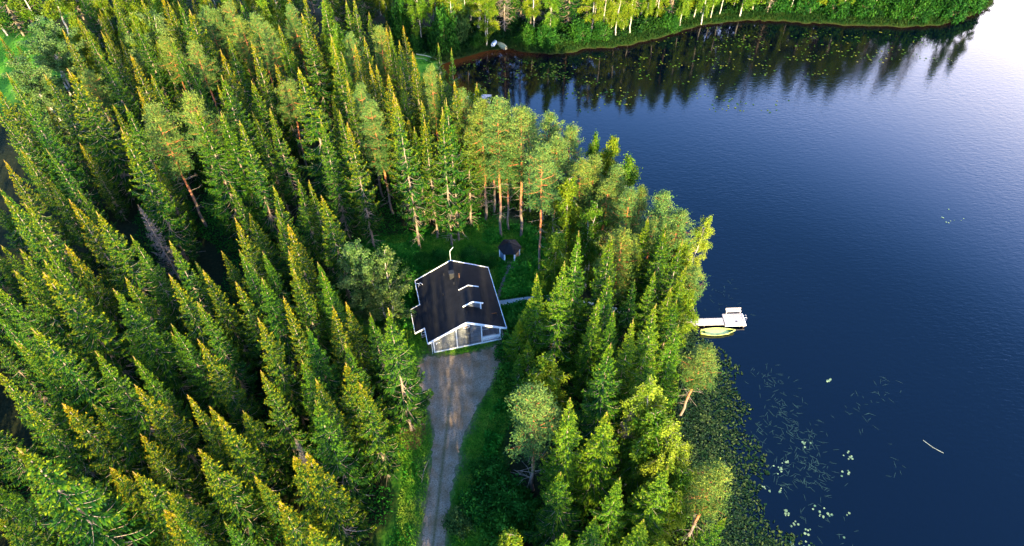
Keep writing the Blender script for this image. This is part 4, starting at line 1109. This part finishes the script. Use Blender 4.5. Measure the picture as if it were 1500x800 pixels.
s -4.2 -2.9 20.3 1.13 -1 0
s -5.2 10.8 20.9 1.01 -1 0
s -5.2 1.5 20.3 1.08 -1 0
s -0.5 -2.3 20.2 1.08 -1 0
s -0.8 2.5 20.5 0.93 -1 0
s 5.0 3.5 21.7 0.98 -1 0
s 1.3 5.9 21.8 1.00 -1 0
s 4.9 -6.6 20.5 1.05 -1 0
s -6.1 7.6 21.3 1.12 -1 0
s -3.0 8.5 20.7 0.92 -1 0
b -79.7 117.5 15.0 1.19 -1 0
s -49.5 125.9 15.3 0.92 -1 0
s -81.8 133.2 13.5 0.96 -1 0
s -66.2 131.6 14.4 1.20 -1 0
s -45.7 126.0 13.0 1.00 -1 0
b -48.7 115.1 14.7 1.10 -1 0
b -67.1 124.1 14.9 0.93 -1 0
b -69.5 121.9 11.1 1.01 -1 0
s -71.6 132.4 16.5 1.00 -1 0
s -77.0 120.8 12.8 0.96 -1 0
b -75.1 128.4 15.5 1.17 -1 0
s -61.4 114.1 16.0 0.93 -1 0
b -79.4 127.9 16.9 1.17 -1 0
b -57.7 120.2 14.7 0.96 -1 0
b -55.1 128.8 15.7 1.08 -1 0
s -51.1 119.4 16.4 1.14 -1 0
s -56.1 125.1 12.4 1.16 -1 0
b -54.7 117.9 12.4 0.98 -1 0
s -82.6 126.9 14.8 1.07 -1 0
s -69.1 118.4 13.8 1.19 -1 0
s -74.2 116.2 11.6 1.07 -1 0
s -63.1 121.1 14.4 1.18 -1 0
b -81.6 114.6 11.2 0.96 -1 0
s -63.0 125.9 13.9 1.04 -1 0
s -78.7 132.5 11.7 0.91 -1 0
s -60.3 129.0 11.5 1.07 -1 0
s -73.5 119.7 11.7 0.95 -1 0
s -70.1 127.2 14.5 0.98 -1 0
s -58.0 113.3 14.6 1.10 -1 0
s -64.3 117.0 12.2 1.02 -1 0
s -59.6 117.0 12.0 1.15 -1 0
b -52.8 132.6 17.0 0.96 -1 0
b -47.4 131.5 17.0 1.14 -1 0
s -49.9 122.3 15.7 1.19 -1 0
b -75.4 132.2 13.6 1.04 -1 0
s -76.5 113.4 15.6 1.09 -1 0
s -82.3 121.2 11.3 1.09 -1 0
b -54.6 114.6 15.6 1.13 -1 0
s -74.3 123.5 16.1 1.07 -1 0
b -66.6 128.3 11.3 1.07 -1 0
b -83.2 118.2 11.5 1.04 -1 0
s -56.1 132.8 13.9 0.98 -1 0
b -61.9 132.0 12.8 1.06 -1 0
s -70.6 115.6 12.5 1.13 -1 0
s -59.4 122.9 15.3 0.95 -1 0
s -53.4 122.5 11.4 1.08 -1 0
s 12.2 17.0 19.0 0.91 -1 0
s 15.4 8.3 17.4 1.14 -1 0
s -0.9 15.9 19.8 0.98 -1 0
b 18.0 2.6 17.4 1.10 -1 0
b 3.6 17.3 19.4 1.00 -1 0
s 17.6 11.8 18.9 0.92 -1 0
s 17.6 22.8 19.0 0.98 -1 0
s 13.1 3.6 17.3 0.92 -1 0
s 18.7 17.2 17.1 1.07 -1 0
b -0.2 22.0 17.5 0.96 -1 0
s 2.7 13.4 19.8 0.93 -1 0
s 13.4 11.8 17.5 0.98 -1 0
s -23.9 147.4 25.1 1.25 -1 1
s 1.9 144.1 22.2 1.12 -1 1
s -11.6 147.6 23.1 1.21 -1 1
b 12.1 150.6 21.2 1.38 -1 1
s -7.6 146.6 19.4 1.37 -1 1
b -29.4 145.2 19.1 1.39 -1 1
s -1.0 149.6 22.5 1.13 -1 1
s -27.3 150.5 25.6 1.23 -1 1
s 21.6 148.9 19.8 1.13 -1 1
s 15.4 144.8 19.8 1.18 -1 1
s 8.4 143.3 22.2 1.21 -1 1
s -4.2 152.0 23.0 1.12 -1 1
s -21.1 145.9 23.3 1.18 -1 1
s -22.1 140.7 24.8 1.23 -1 1
b 10.2 146.5 21.5 1.17 -1 1
b -21.3 149.5 24.0 1.22 -1 1
b 7.0 149.7 21.6 1.31 -1 1
s -5.5 142.4 22.4 1.14 -1 1
s -14.5 144.8 19.8 1.30 -1 1
s -1.8 140.8 25.8 1.24 -1 1
s 12.3 139.2 21.7 1.12 -1 1
s 4.2 147.6 24.7 1.33 -1 1
s 4.1 140.6 21.3 1.15 -1 1
s 16.8 151.1 25.4 1.18 -1 1
b -7.0 139.4 25.1 1.20 -1 1
b -9.2 142.3 24.4 1.30 -1 1
s 16.4 141.3 23.2 1.16 -1 1
s 0.3 146.6 24.8 1.35 -1 1
s -3.8 146.0 20.4 1.23 -1 1
s 21.1 143.8 19.6 1.29 -1 1
b 66.7 156.7 24.4 1.34 -1 1
s 56.8 152.9 20.1 1.23 -1 1
b 93.5 152.2 22.0 1.18 -1 1
s 82.9 151.2 20.5 1.29 -1 1
s 50.0 151.7 22.1 1.22 -1 1
s 74.6 151.3 19.8 1.20 -1 1
b 30.0 149.2 21.9 1.37 -1 1
b 39.9 148.3 21.7 1.23 -1 1
s 38.3 155.3 24.5 1.40 -1 1
s 26.3 153.9 24.6 1.23 -1 1
s 95.5 155.0 20.1 1.37 -1 1
b 76.3 157.2 23.4 1.37 -1 1
b 80.6 156.8 24.3 1.28 -1 1
b 44.7 157.1 23.1 1.11 -1 1
b 89.2 160.8 20.0 1.20 -1 1
s 72.5 154.4 24.7 1.39 -1 1
b 50.8 144.4 22.0 1.29 -1 1
s 25.8 147.7 21.5 1.13 -1 1
s 69.0 159.1 21.4 1.14 -1 1
b 34.2 151.0 24.0 1.22 -1 1
b 35.1 145.5 22.8 1.39 -1 1
s 85.5 152.1 22.8 1.33 -1 1
s 34.9 142.7 19.2 1.24 -1 1
s 91.4 157.4 22.1 1.12 -1 1
s 53.8 150.0 24.6 1.38 -1 1
b 64.3 158.3 24.3 1.30 -1 1
s 68.6 153.4 21.4 1.23 -1 1
s 86.0 157.1 21.5 1.27 -1 1
s 90.8 149.1 22.6 1.26 -1 1
s 84.2 148.2 19.6 1.21 -1 1
s 78.0 159.6 19.8 1.34 -1 1
s 42.0 150.2 23.9 1.39 -1 1
b 57.7 157.5 23.8 1.17 -1 1
s 43.5 152.8 20.5 1.25 -1 1
b 80.0 149.6 23.4 1.25 -1 1
b 47.4 152.7 24.8 1.32 -1 1
b 28.7 144.7 24.6 1.27 -1 1
b 62.9 154.2 24.9 1.26 -1 1
b 80.4 153.4 19.0 1.31 -1 1
s 71.6 157.2 22.7 1.13 -1 1
b 31.0 155.2 19.5 1.11 -1 1
s 86.5 159.9 19.4 1.15 -1 1
b 75.3 148.6 21.9 1.30 -1 1
s 26.3 142.2 22.8 1.26 -1 1
s 72.8 159.6 24.1 1.33 -1 1
b 89.7 153.8 22.4 1.12 -1 1
b 41.1 155.9 22.3 1.21 -1 1
s 65.5 151.1 20.6 1.13 -1 1
b 68.9 149.7 22.5 1.39 -1 1
s 96.3 149.1 21.7 1.30 -1 1
b 83.1 155.3 22.8 1.24 -1 1
b 32.6 148.1 23.2 1.11 -1 1
s 96.5 160.3 22.3 1.21 -1 1
b 54.2 147.1 21.4 1.28 -1 1
s 71.3 147.1 22.4 1.16 -1 1
s 55.1 155.4 20.6 1.26 -1 1
s 57.4 146.4 25.0 1.14 -1 1
b 38.3 151.7 22.8 1.27 -1 1
s 35.7 153.8 23.8 1.18 -1 1
s 59.5 153.7 24.0 1.16 -1 1
s -89.6 139.9 15.9 1.29 -1 1
b -72.1 140.4 21.0 1.37 -1 1
s -124.6 147.6 18.1 1.27 -1 1
b -97.3 146.9 17.9 1.28 -1 1
b -110.3 149.1 15.3 1.35 -1 1
s -36.6 139.9 17.3 1.13 -1 1
b -117.0 136.5 18.2 1.11 -1 1
s -52.8 137.3 18.0 1.37 -1 1
s -32.0 142.2 16.3 1.30 -1 1
b -56.5 144.2 18.3 1.23 -1 1
s -44.5 146.3 18.0 1.26 -1 1
s -79.8 147.3 19.6 1.16 -1 1
s -88.4 146.1 18.2 1.20 -1 1
b -114.6 139.8 18.8 1.23 -1 1
b -100.2 136.5 16.2 1.31 -1 1
s -93.8 148.9 20.5 1.28 -1 1
s -62.3 146.3 15.4 1.21 -1 1
b -115.4 147.9 17.8 1.39 -1 1
s -37.1 146.1 18.5 1.39 -1 1
s -104.5 144.4 17.3 1.20 -1 1
b -124.7 142.7 19.8 1.22 -1 1
s -45.0 135.7 15.7 1.32 -1 1
s -32.3 147.3 18.3 1.18 -1 1
s -94.9 143.1 19.6 1.15 -1 1
b -120.7 148.2 17.0 1.37 -1 1
s -121.1 141.2 19.5 1.13 -1 1
s -84.5 147.6 20.5 1.19 -1 1
s -48.2 138.1 20.5 1.23 -1 1
s -75.4 149.6 15.4 1.26 -1 1
s -35.6 149.3 19.3 1.17 -1 1
b -63.9 140.8 20.8 1.24 -1 1
b -95.6 136.8 18.5 1.37 -1 1
s -47.8 143.3 17.8 1.37 -1 1
s -70.1 148.5 18.3 1.12 -1 1
s -32.5 135.7 17.5 1.17 -1 1
b -108.2 144.5 16.6 1.11 -1 1
b -109.0 136.4 20.6 1.34 -1 1
s -112.1 146.3 20.6 1.11 -1 1
s -122.8 134.9 15.5 1.20 -1 1
b -79.6 141.3 18.0 1.36 -1 1
s -104.9 136.1 20.8 1.23 -1 1
s -68.4 144.0 20.5 1.20 -1 1
s -37.3 136.1 17.9 1.35 -1 1
s -105.5 141.2 19.5 1.36 -1 1"""
SPECIAL = [(q.split('|')[0], tuple(float(a) for a in q.split('|')[1].split(',')), q.split('|')[2]) for q in """p|-.1,72.6|tall pine with orange stem and bare foot standing right of the hut
s|-9.2,73.9|tall spruce with long pale bare stem behind the cottage ridge
s|-15.8,73.3|leaning spruce with bare foot at the left back corner of the clearing
s|-11.0,40.9|spruce leaning over the left edge of the gravel below the cottage""".split('\n')]
ROWS = [l.split() for l in TREES.strip().split('\n')]
def rank(r):
    x, y, h = float(r[1]), float(r[2]), float(r[3]); px, py = proj(x, y, h); qx, qy = proj(x, y, 0)
    seen = (-.03 < px < 1.03 and -.02 < py < 1.05); half = (0 < qx < 1 and 0 < qy < 1)
    return (0 if seen else 1000 if half else 3000) + y + (900 if y > 133 else 0)
order = sorted((i for i, r in enumerate(ROWS) if r[0] == 's'), key=lambda i: rank(ROWS[i])); REST = set(order[298:])
def merged(name, rows, meshes, mats):
    V = []; Q = []; Tn = []; MI = []; n0 = 0
    for me_, mo in zip(meshes, (0, 2)):
        v = np.empty(len(me_.vertices)*3, np.float32); me_.vertices.foreach_get('co', v); v = v.reshape(-1, 3).astype(float); q = np.empty(len(me_.loops), np.int32); me_.loops.foreach_get('vertex_index', q); q = q.reshape(-1, 4)
        tn = np.empty(len(v), np.float32); me_.attributes['tint'].data.foreach_get('value', tn); mi = np.empty(len(q), np.int32); me_.polygons.foreach_get('material_index', mi)
        for r in rows:
            x, y, h, wd = (float(a) for a in r[1:5]); a = R.uniform(0, 6.28); s = h/20; c, s_ = math.cos(a)*wd, math.sin(a)*wd
            V.append(np.column_stack([v[:, 0]*c - v[:, 1]*s_ + x, v[:, 0]*s_ + v[:, 1]*c + y, v[:, 2]*s])); Q.append(q+n0); n0 += len(v); Tn.append(np.clip(tn+R.normal(0, .05), 0, 1)); MI.append(mi+mo)
    g_ = Geo(); g_.v = V; g_.q = Q; g_.t = Tn; g_.mi = MI; me_ = g_.mesh(name); return tag(link(name, me_, mats), kind='stuff')
rest_rows = [ROWS[i] for i in sorted(REST)]
if rest_rows: merged('background_spruces', rest_rows, make_spruce(99, 20, 2.5, 2.7, .45, .05), [M['spruce'], M['cone'], M['sprucebark'], M['wood']])
for k_, line in enumerate(TREES.strip().split('\n')):
    if k_ in REST: continue
    k, x, y, h, wd, v, tone = line.split(); x, y, h, wd, v, tone = float(x), float(y), float(h), float(wd), int(v), int(tone)
    rs_ = random.Random(k_*7+3)
    cand = VAR[k]
    if v < 0: v = rs_.choice([0, 1, 2, 3, 4, 7, 8]) if k == 's' else rs_.randrange(len(cand))
    v %= len(cand)
    cm, tm = cand[v]; s = h/REF[k]; name, cat = CATN[k]
    root = empty(name, (x, y, -.06), rs_.uniform(0, 6.28)); sw = wd*(.55+.45*s)*rs_.uniform(.80, 1.20)
    root.rotation_euler[0] = rs_.gauss(0, .012); root.rotation_euler[1] = rs_.gauss(0, .012)
    for nm, me in (('crown', cm), ('trunk', tm)):
        o = bpy.data.objects.new(nm, me); C.objects.link(o); o.parent = root; o.scale = (sw, sw, s)
        if nm == 'crown' and k == 's' and x >= -3 and y < 100 and rs_.random() < .7: o.material_slots[0].link = 'OBJECT'; o.material_slots[0].material = M['spruce_sunlit']
        if nm == 'crown' and k == 's' and x < -3 and rs_.random() < (.72 if y > 60 else .65): o.material_slots[0].link = 'OBJECT'; o.material_slots[0].material = M['spruce_sun_gold']
    bx, by = proj(x, y, 0); px, py = proj(x, y, h); reg = region(x, y, k)
    big = {'s': (15.5, 20.8), 'p': (17, 20.3), 'b': (13, 17), 'w': (14.5, 15.5), 'd': (5, 30), 'B': (15, 17)}[k]
    size = 'short' if h < big[0] else 'tall' if h > big[1] else 'medium'
    shape = 'broad' if wd > 1.14 else 'slim' if wd < .95 else ''
    at = ' at the ' if reg.startswith(('back', 'forest', 'top')) else ' on the ' if reg in ('far shore', 'lakeside strip', 'peninsula') else ' in the '
    if 0 <= px <= 1 and 0 <= py <= 1:
        lab = ' '.join(('%s %s %s%s%s, tip %s' % (size, shape, cat, at, reg, spot(px, py))).split())
        for kk in range(1, 5):
            if lab not in used: break
            lab = ' '.join(('%s %s%s%s, tip %s' % (size, cat, at, reg, spot(px + kk*.01, py))).split())
    elif py < 0:
        lab = '%s%s%s, foot %s' % (cat, at, reg, spot(bx, by)) if bx <= 1 and bx >= 0 else '%s %s%s%s past the side edge, %s metres ahead' % (size, cat, at, reg, words(y))
        for kk in range(1, 6):
            if lab not in used: break
            lab = '%s%s%s, foot %s' % (cat, at, reg, spot(bx + kk*.01, by))
    else:
        lab = '%s beyond the %s frame edge, %s metres ahead, %s metres %s' % (cat, 'lower' if py > 1 and -.1 < px < 1.1 else 'left' if px < 0 else 'right', words(abs(y)), words(abs(x)), 'left' if x < 0 else 'right')
    used.add(lab)
    tag(root, lab, cat, REG.get(reg, 'trees of the forest left of the cottage'))
# ------------------------------------------------------------------ shrubs
SHR = []
for i in range(4):
    cm, tm = make_shrub(70+i, 1.5, 1.7 if i % 2 else 2.3, 3200); SHR.append(crown_pair(cm, tm, 'shrubleaf', 'wood', 'wood'))
SHRUBS = """-5.9,30.0,1.00,1.20,1|grey-green shrub at the right edge of the drive, bottom of the photo
-2.4,35.5,1.30,1.10,0|dark shrub in the thicket right of the drive, left of the solitary pine
-0.4,32.6,1.50,1.10,0|large dark shrub just left of the solitary pine foot
-3.9,31.8,1.40,1.10,0|dark shrub above and right of the grey-green one by the drive
1.5,30.6,1.40,1.20,0|dark shrub below the solitary pine foot
-1.1,28.7,1.50,1.20,0|dark shrub at the bottom edge, right of the grey-green one
-3.6,36.3,0.90,1.00,0|leading shrub of the thicket on the grassy verge, yellow-tipped
3.7,28.3,1.40,1.20,0|dark shrub at the bottom edge below the strip spruces
-0.4,48.5,1.30,1.40,0|dark bush at the wood edge right of the gravel, above the bare verge
0.2,52.8,1.40,1.40,0|dark bush at the wood edge level with the cottage front
0.7,56.8,1.30,1.30,0|bright bush right of the cottage below the boardwalk
3.9,61.0,0.90,1.00,0|low bush on the boardwalk line right of the cottage
-14.8,64.2,1.30,1.20,0|dark bush touching the cottage left back corner
-17.5,63.6,1.60,1.30,0|big dark bush left of the cottage behind the pale birch
-16.6,67.5,1.20,1.00,0|green bush in the clearing left of the cottage ridge
-13.3,69.6,1.00,0.80,0|low green bush behind the cottage left half
-10.8,70.3,0.90,0.80,0|low green bush directly behind the cottage antenna
-6.2,70.6,1.00,0.80,0|low green bush behind the cottage right half
-3.3,69.6,0.90,0.90,0|green bush left of the hut
-15.2,58.6,1.20,1.00,0|dark bush in the shade left of the cottage bay
2.0,69.6,0.80,0.80,0|small bush right of the hut near the bare pine foot
1.0,65.5,0.70,0.70,0|small low bush between hut path and boardwalk
-14.3,130.7,2.00,2.00,0|bright yellow-green bush on the far shore above the sand beach
-11.4,135.5,1.80,2.40,1|grey-green leafy shrub above the far shore left of the boats
-23.3,134.1,1.80,2.20,0|dark green bush on the far shore edge left of the cove
-20.1,130.7,1.30,1.20,0|low dark bush behind the cove lawn
7.2,132.4,1.50,1.60,0|leafy bush at the foot of the bright birch on the far shore
14.3,134.6,1.50,1.60,0|bush on the far shore right of the bright birch
-7.2,132.4,1.10,1.00,0|low bush on the far shore beside the white upturned boat
2.9,133.5,1.40,1.40,0|bush on the far shore left of the bright birch
19.0,135.2,1.30,1.30,0|bush on the far shore at the mouth of the lily bed
34.2,139.3,1.40,1.30,0|bush on the far shore among white stems, mid shore
106.7,151.1,1.70,1.70,0|bush on the far right shore, first from the lake-ward tip of the bank
102.9,147.9,1.70,1.70,0|bush on the far right shore, second from the lake-ward tip of the bank
101.4,149.8,1.70,1.70,0|bush on the far right shore, third from the lake-ward tip of the bank
97.4,144.1,1.70,1.70,0|bush on the far right shore, fourth from the lake-ward tip of the bank
97.7,148.5,1.70,1.70,0|bush on the far right shore, fifth from the lake-ward tip of the bank
94.3,146.0,1.70,1.70,0|bush on the far right shore, sixth from the lake-ward tip of the bank
89.5,143.5,1.70,1.70,0|bush on the far right shore, seventh from the lake-ward tip of the bank
90.2,149.2,1.70,1.70,0|bush on the far right shore, eighth from the lake-ward tip of the bank
85.4,144.7,1.70,1.70,0|bush on the far right shore, ninth from the lake-ward tip of the bank
83.1,146.6,1.70,1.70,0|bush on the far right shore, tenth from the lake-ward tip of the bank
78.0,145.3,1.70,1.70,0|bush on the far right shore, eleventh from the lake-ward tip of the bank
71.9,145.3,1.70,1.70,0|bush on the far right shore, twelfth from the lake-ward tip of the bank
66.2,146.6,1.70,1.70,0|bush on the far right shore, thirteenth from the lake-ward tip of the bank
60.3,147.9,1.70,1.70,0|bush on the far right shore, fourteenth from the lake-ward tip of the bank"""
for k_, line in enumerate(SHRUBS.strip().split('\n')):
    vals, lab = line.split('|'); x, y, s, zs_, g_ = (float(a) for a in vals.split(',')); cm, tm = SHR[k_ % 4]
    root = empty('shrub', (x, y, -.05), rnd.uniform(0, 6.28))
    for nm, me in (('foliage', cm), ('stems', tm)):
        o = bpy.data.objects.new(nm, me); C.objects.link(o); o.parent = root; o.scale = (s, s, s*zs_)
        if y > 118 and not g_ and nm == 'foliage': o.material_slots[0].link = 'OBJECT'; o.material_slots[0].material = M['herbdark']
        if g_ and nm == 'foliage': o.material_slots[0].link = 'OBJECT'; o.material_slots[0].material = M['greyleaf']; o.material_slots[1].link = 'OBJECT'; o.material_slots[1].material = M['wood']
    tag(root, lab, 'shrub', 'shrubs around the clearing and drive')
# ------------------------------------------------------------------ ground cover (nobody could count it)
def scatter(name, P, hgt, size, mat, label_kind='grass', w=.45, tl=.2, th=.8, up=1.0, seed=5, z0=None, per=1):
    rs = np.random.RandomState(seed); N = len(P); g_ = Geo(); z = np.zeros(N) if z0 is None else z0
    B = np.column_stack([P, z + hgt*rs.uniform(0, 1, N)]); D = rs.normal(0, .6, (N, 3)); D[:, 2] = np.abs(D[:, 2])*up
    nzc = vnoise(P, 1.6, seed)*.5 + vnoise(P, .6, seed+1)*.5; tn = np.clip(tl + (th-tl)*nzc + rs.normal(0, .12, N), 0, 1)
    sprays(g_, B, D, size*rs.uniform(.6, 1.4, N), size*w, tn*.8, tn, rs, .15, 1.5)
    return tag(link(name, g_.mesh(name), [mat]), kind='stuff')
def points(n, x0, x1, y0, y1, seed): rs = np.random.RandomState(seed); return np.column_stack([rs.uniform(x0, x1, n), rs.uniform(y0, y1, n)])
def house_mask(P): 
    c, s = math.cos(math.radians(13.9)), math.sin(math.radians(13.9)); q = P-[-10.94, 52.69]; u = q@[c, s]; v = q@[-s, c]
    return ((u > -.0) & (u < 9.9) & (v > .2) & (v < 11)) | ((u > -.7) & (u < 1) & (v > 2.8) & (v < 6.4))
P = points(330000, -24, 7, 24, 78, 1); ci = inside(P, CLEAR) | (seg_dist(P, CLEAR) < 1.8); gi = inside(P, GRAVEL); pd = seg_dist(P, FPATH, False)
bw = seg_dist(P, np.array([(-2.4, 61.5), (1.8, 62.3), (4.9, 62.7), (9.7, 61.8)]), False)
hut = np.linalg.norm(P-[-.36, 70.9], axis=1); keep = ci & ~gi & (pd > .33) & ~house_mask(P) & (bw > .55) & (hut > 1.5)
gdist = seg_dist(P, GRAVEL); keep &= (gdist > .15 + 1.0*vnoise(P, 1.4, 8)*R.rand(len(P)))
keep &= ~((np.linalg.norm((P-[.1, 68.7])/[1.3, 1.2], axis=1) < 1) & (R.rand(len(P)) < .7))
dense = vnoise(P, 3.0, 4); back = (P[:, 1] > 57)
tall = keep & (((dense > .42) & back) | ((P[:, 0] > -3.2) & (P[:, 1] < 62) & (dense > .6) & (gdist > 2.2)) )
low = keep & ~tall
q = low & (R.rand(len(P)) < .85); scatter('grass', P[q], .03, .26, M['shrubleaf'] if 0 else None or M['grass'], w=.22, tl=.0, th=1.15, up=1.6)
q = tall; hh = np.interp(dense[q], [.4, .9], [.2, 1.2]); scatter('undergrowth', P[q], hh, .30, M['herb'], w=.75, tl=.0, th=1.15, seed=6)
# forest floor cover and shore vegetation
P = np.concatenate([points(420000, -60, 26, 24, 126, 2), points(70000, -125, -25, 105, 152, 17)]); s_ = lake_sd(P); ci = inside(P, CLEAR); d_ = vnoise(P, 4, 9)
near_shore = (s_ < -.1) & (s_ > -9) & (P[:, 1] < 95); q = near_shore & ~ci & (seg_dist(P, np.array([(-2, 61.5), (4.9, 62.7), (9.7, 61.8), (19, 59.2), (23, 58.4)]), False) > .6)
hh = np.interp(vnoise(P, 2.2, 11)[q], [.3, .9], [.2, 1.5]); scatter('lakeside_undergrowth', P[q], hh, .28, M['birch2'], w=.7, tl=.0, th=1, seed=8)
q = ~near_shore & (s_ < -1) & ~ci & (d_ > .45) & (R.rand(len(P)) < .5); scatter('forest_undergrowth', P[q], .4, .26, M['herb'], w=.6, tl=0, th=.6, seed=9)
# far bank: reeds and grass on the edge, bushes' leaves above
P = points(330000, -25, 128, 118, 160, 3); s_ = lake_sd(P); q = (s_ < .35) & (s_ > -2.6) & ~((np.linalg.norm(P-[-15.6, 123.2], axis=1) < 2.6)); scatter('shore_grass', P[q], .1, .60, M['sedge'], w=.16, tl=.2, th=1, up=2.2, seed=12)
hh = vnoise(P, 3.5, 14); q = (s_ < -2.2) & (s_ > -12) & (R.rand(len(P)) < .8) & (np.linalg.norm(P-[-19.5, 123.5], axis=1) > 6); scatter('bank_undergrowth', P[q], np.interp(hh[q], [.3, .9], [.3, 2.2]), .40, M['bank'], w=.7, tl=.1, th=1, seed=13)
# floating leaves by the near shore, lily pads, drifting blades
def pads(name, P, rmin, rmax, mat, seed, z=WATER_Z+.012, tiltk=.05, asp=1.0):
    rs = np.random.RandomState(seed); N = len(P); g_ = Geo(); r = rs.uniform(rmin, rmax, N); a = rs.uniform(0, 6.28, N); c, s = np.cos(a), np.sin(a)
    zt = rs.uniform(0, tiltk, (N, 4)); V = []
    tn = np.clip(.5 + rs.normal(0, .25, N), 0, 1)
    # each pad: an octagon of three quads
    ang = np.arange(8)*np.pi/4 + .39; O = np.stack([np.stack([P[:, 0] + r*(np.cos(t)*c - asp*np.sin(t)*s), P[:, 1] + r*(np.cos(t)*s + asp*np.sin(t)*c), np.full(N, z) + zt[:, i % 4]], 1) for i, t in enumerate(ang)], 1)
    for idx in ((0, 1, 2, 3), (0, 3, 4, 7), (7, 4, 5, 6)): g_.quads(O[:, idx], tn)
    return tag(link(name, g_.mesh(name), [mat]), kind='stuff')
def clumpy(n, centres, sig, seed):
    rs = np.random.RandomState(seed); k = rs.randint(0, len(centres), n); return np.array(centres)[k] + rs.normal(0, 1, (n, 2))*np.array(sig)
def gpt(px, py): t = (py-400)/1000; dz = -math.sin(A_)-t*math.cos(A_); dy = math.cos(A_)-t*math.sin(A_); s = (H-WATER_Z)/-dz; return ((px-750)/1000*s, dy*s)
rs = np.random.RandomState(77)
LP = []      # broad beds of pads in the far cove and along the far shore
for x0, x1, y0, y1, n, m_ in ((-9, 10, 119, 127.5, 26, 24), (7, 44, 113, 129, 44, 14), (30, 66, 122, 140, 60, 13), (60, 90, 126, 139, 46, 11), (38, 54, 108, 113, 12, 9), (12, 24, 109, 114, 10, 8)):
    for _ in range(n):
        c = np.array([rs.uniform(x0, x1), rs.uniform(y0, y1)]); LP.append(c + rs.normal(0, 1, (rs.randint(3, m_), 2))*[1.5, .55])
LP = np.concatenate(LP); LP = LP[lake_sd(LP) > .6][::2]; pads('lily_pads', LP, .10, .24, M['pad'], 5)
near = clumpy(110, [gpt(*q) for q in ((1128,675),(1142,688),(1150,676),(1180,650),(1207,757),(1245,670),(1240,692),(1232,697),(1140,720),(1118,715),(1155,750),(1160,765),(1185,780),(1200,745),(1215,755),(1160,795),(1182,800),(1243,752),(1213,557),(1385,305),(1380,318),(1390,325),(1405,322),(1240,790),(1110,790))], (.32, .25), 6)
pads('lily_pads', near, .07, .16, M['paleleaf'], 7)
# bed of water plants: big upright leaves near the bank thinning outwards
P = points(120000, 19, 36, 22, 62, 15); s_ = lake_sd(P)
fal = np.interp(P[:, 1], [24, 30, 40, 50, 56, 61], [8.5, 9.0, 9.0, 6.5, 3.6, 1.5])*(.75+.5*vnoise(P, 3, 21)); den = np.clip(1.25-s_/fal, 0, 1)*(.35+.9*vnoise(P, .9, 22))
q = (s_ > -.3) & (s_ < fal*1.15) & (R.rand(len(P)) < den*.38)
pads('floating_leaves', P[q], .10, .24, M['waterleaf'], 9, z=WATER_Z+.01, tiltk=.16, asp=.55)
q2 = q & (s_ < fal*.55); g_ = Geo(); rs = np.random.RandomState(31); PP = P[q2][:16000]; N = len(PP)
B = np.column_stack([PP, WATER_Z + rs.uniform(0, .45, N)]); D = rs.normal(0, .8, (N, 3)); D[:, 2] = rs.uniform(-.1, .5, N)
tn = np.clip(vnoise(PP, 1.2, 41)*.6+rs.normal(.2, .15, N), 0, 1); sprays(g_, B, D, rs.uniform(.18, .34, N), .13, tn, tn, rs, .15, .7); tag(link('water_plants', g_.mesh('water_plants'), [M['waterleaf']]), kind='stuff')
# reed blades lying on the surface
g_ = Geo(); cs = [gpt(*q) for q in ((1150,560),(1165,590),(1180,620),(1160,640),(1140,600),(1170,650),(1185,670),(1190,700),(1250,600),(1270,610),(1285,580),(1310,685),(1300,560),(1225,780),(1210,795),(1185,740),(1130,630),(1060,425),(1045,440),(1070,455))]
cs = cs + [gpt(*q) for q in ((1125,560),(1135,600),(1120,640),(1150,620),(1175,640),(1160,680),(1190,660),(1150,700),(1180,690),(1195,700))]*3; B2 = clumpy(430, cs, (1.3, 1.1), 12); N = len(B2); a = rs.normal(-.6, .7, N)+np.where(rs.rand(N) < .3, 1.5, 0); D = np.column_stack([np.cos(a), np.sin(a), np.zeros(N)])
sprays(g_, np.column_stack([B2, np.full(N, WATER_Z+.014)]), D, rs.uniform(.35, 1.0, N), .045, np.full(N, .3), np.full(N, .6), rs, 0, .05); tag(link('floating_reeds', g_.mesh('floating_reeds'), [M['bladeleaf']]), kind='stuff')
g_ = Geo(); a, b = gpt(1352, 645), gpt(1382, 664); g_.tube([(*a, WATER_Z+.03), ((a[0]+b[0])/2-.1, (a[1]+b[1])/2-.1, WATER_Z+.04), (*b, WATER_Z+.03)], .035, 4)
tag(link('drifting_stick', g_.mesh('drifting_stick'), [plain('pale_stick', (.20,.23,.20), .7)]), 'long thin pale stick drifting alone on the dark open water', 'stick')
# leaves, needles and stones lying on the gravel
P = points(9000, -13, 0, 24, 57, 44); P = P[inside(P, GRAVEL)]; P = P[R.rand(len(P)) < .15+.85*vnoise(P, 2.0, 50)**2]
pads('gravel_litter', P, .02, .065, plain('litter_brown', (.14,.09,.05), .9, .6, 2), 55, z=.028, tiltk=.03, asp=.6)
rp = points(2600, -14.5, -10.4, 38.5, 44, 61); rp = rp[np.linalg.norm((rp-[-12.1, 41.2])/[1.6, 2.3], axis=1) < 1]
pads('needle_litter', rp, .04, .12, plain('rust_needles', (.20,.065,.025), .9, .4, 3), 62, z=.05, tiltk=.06, asp=.4)
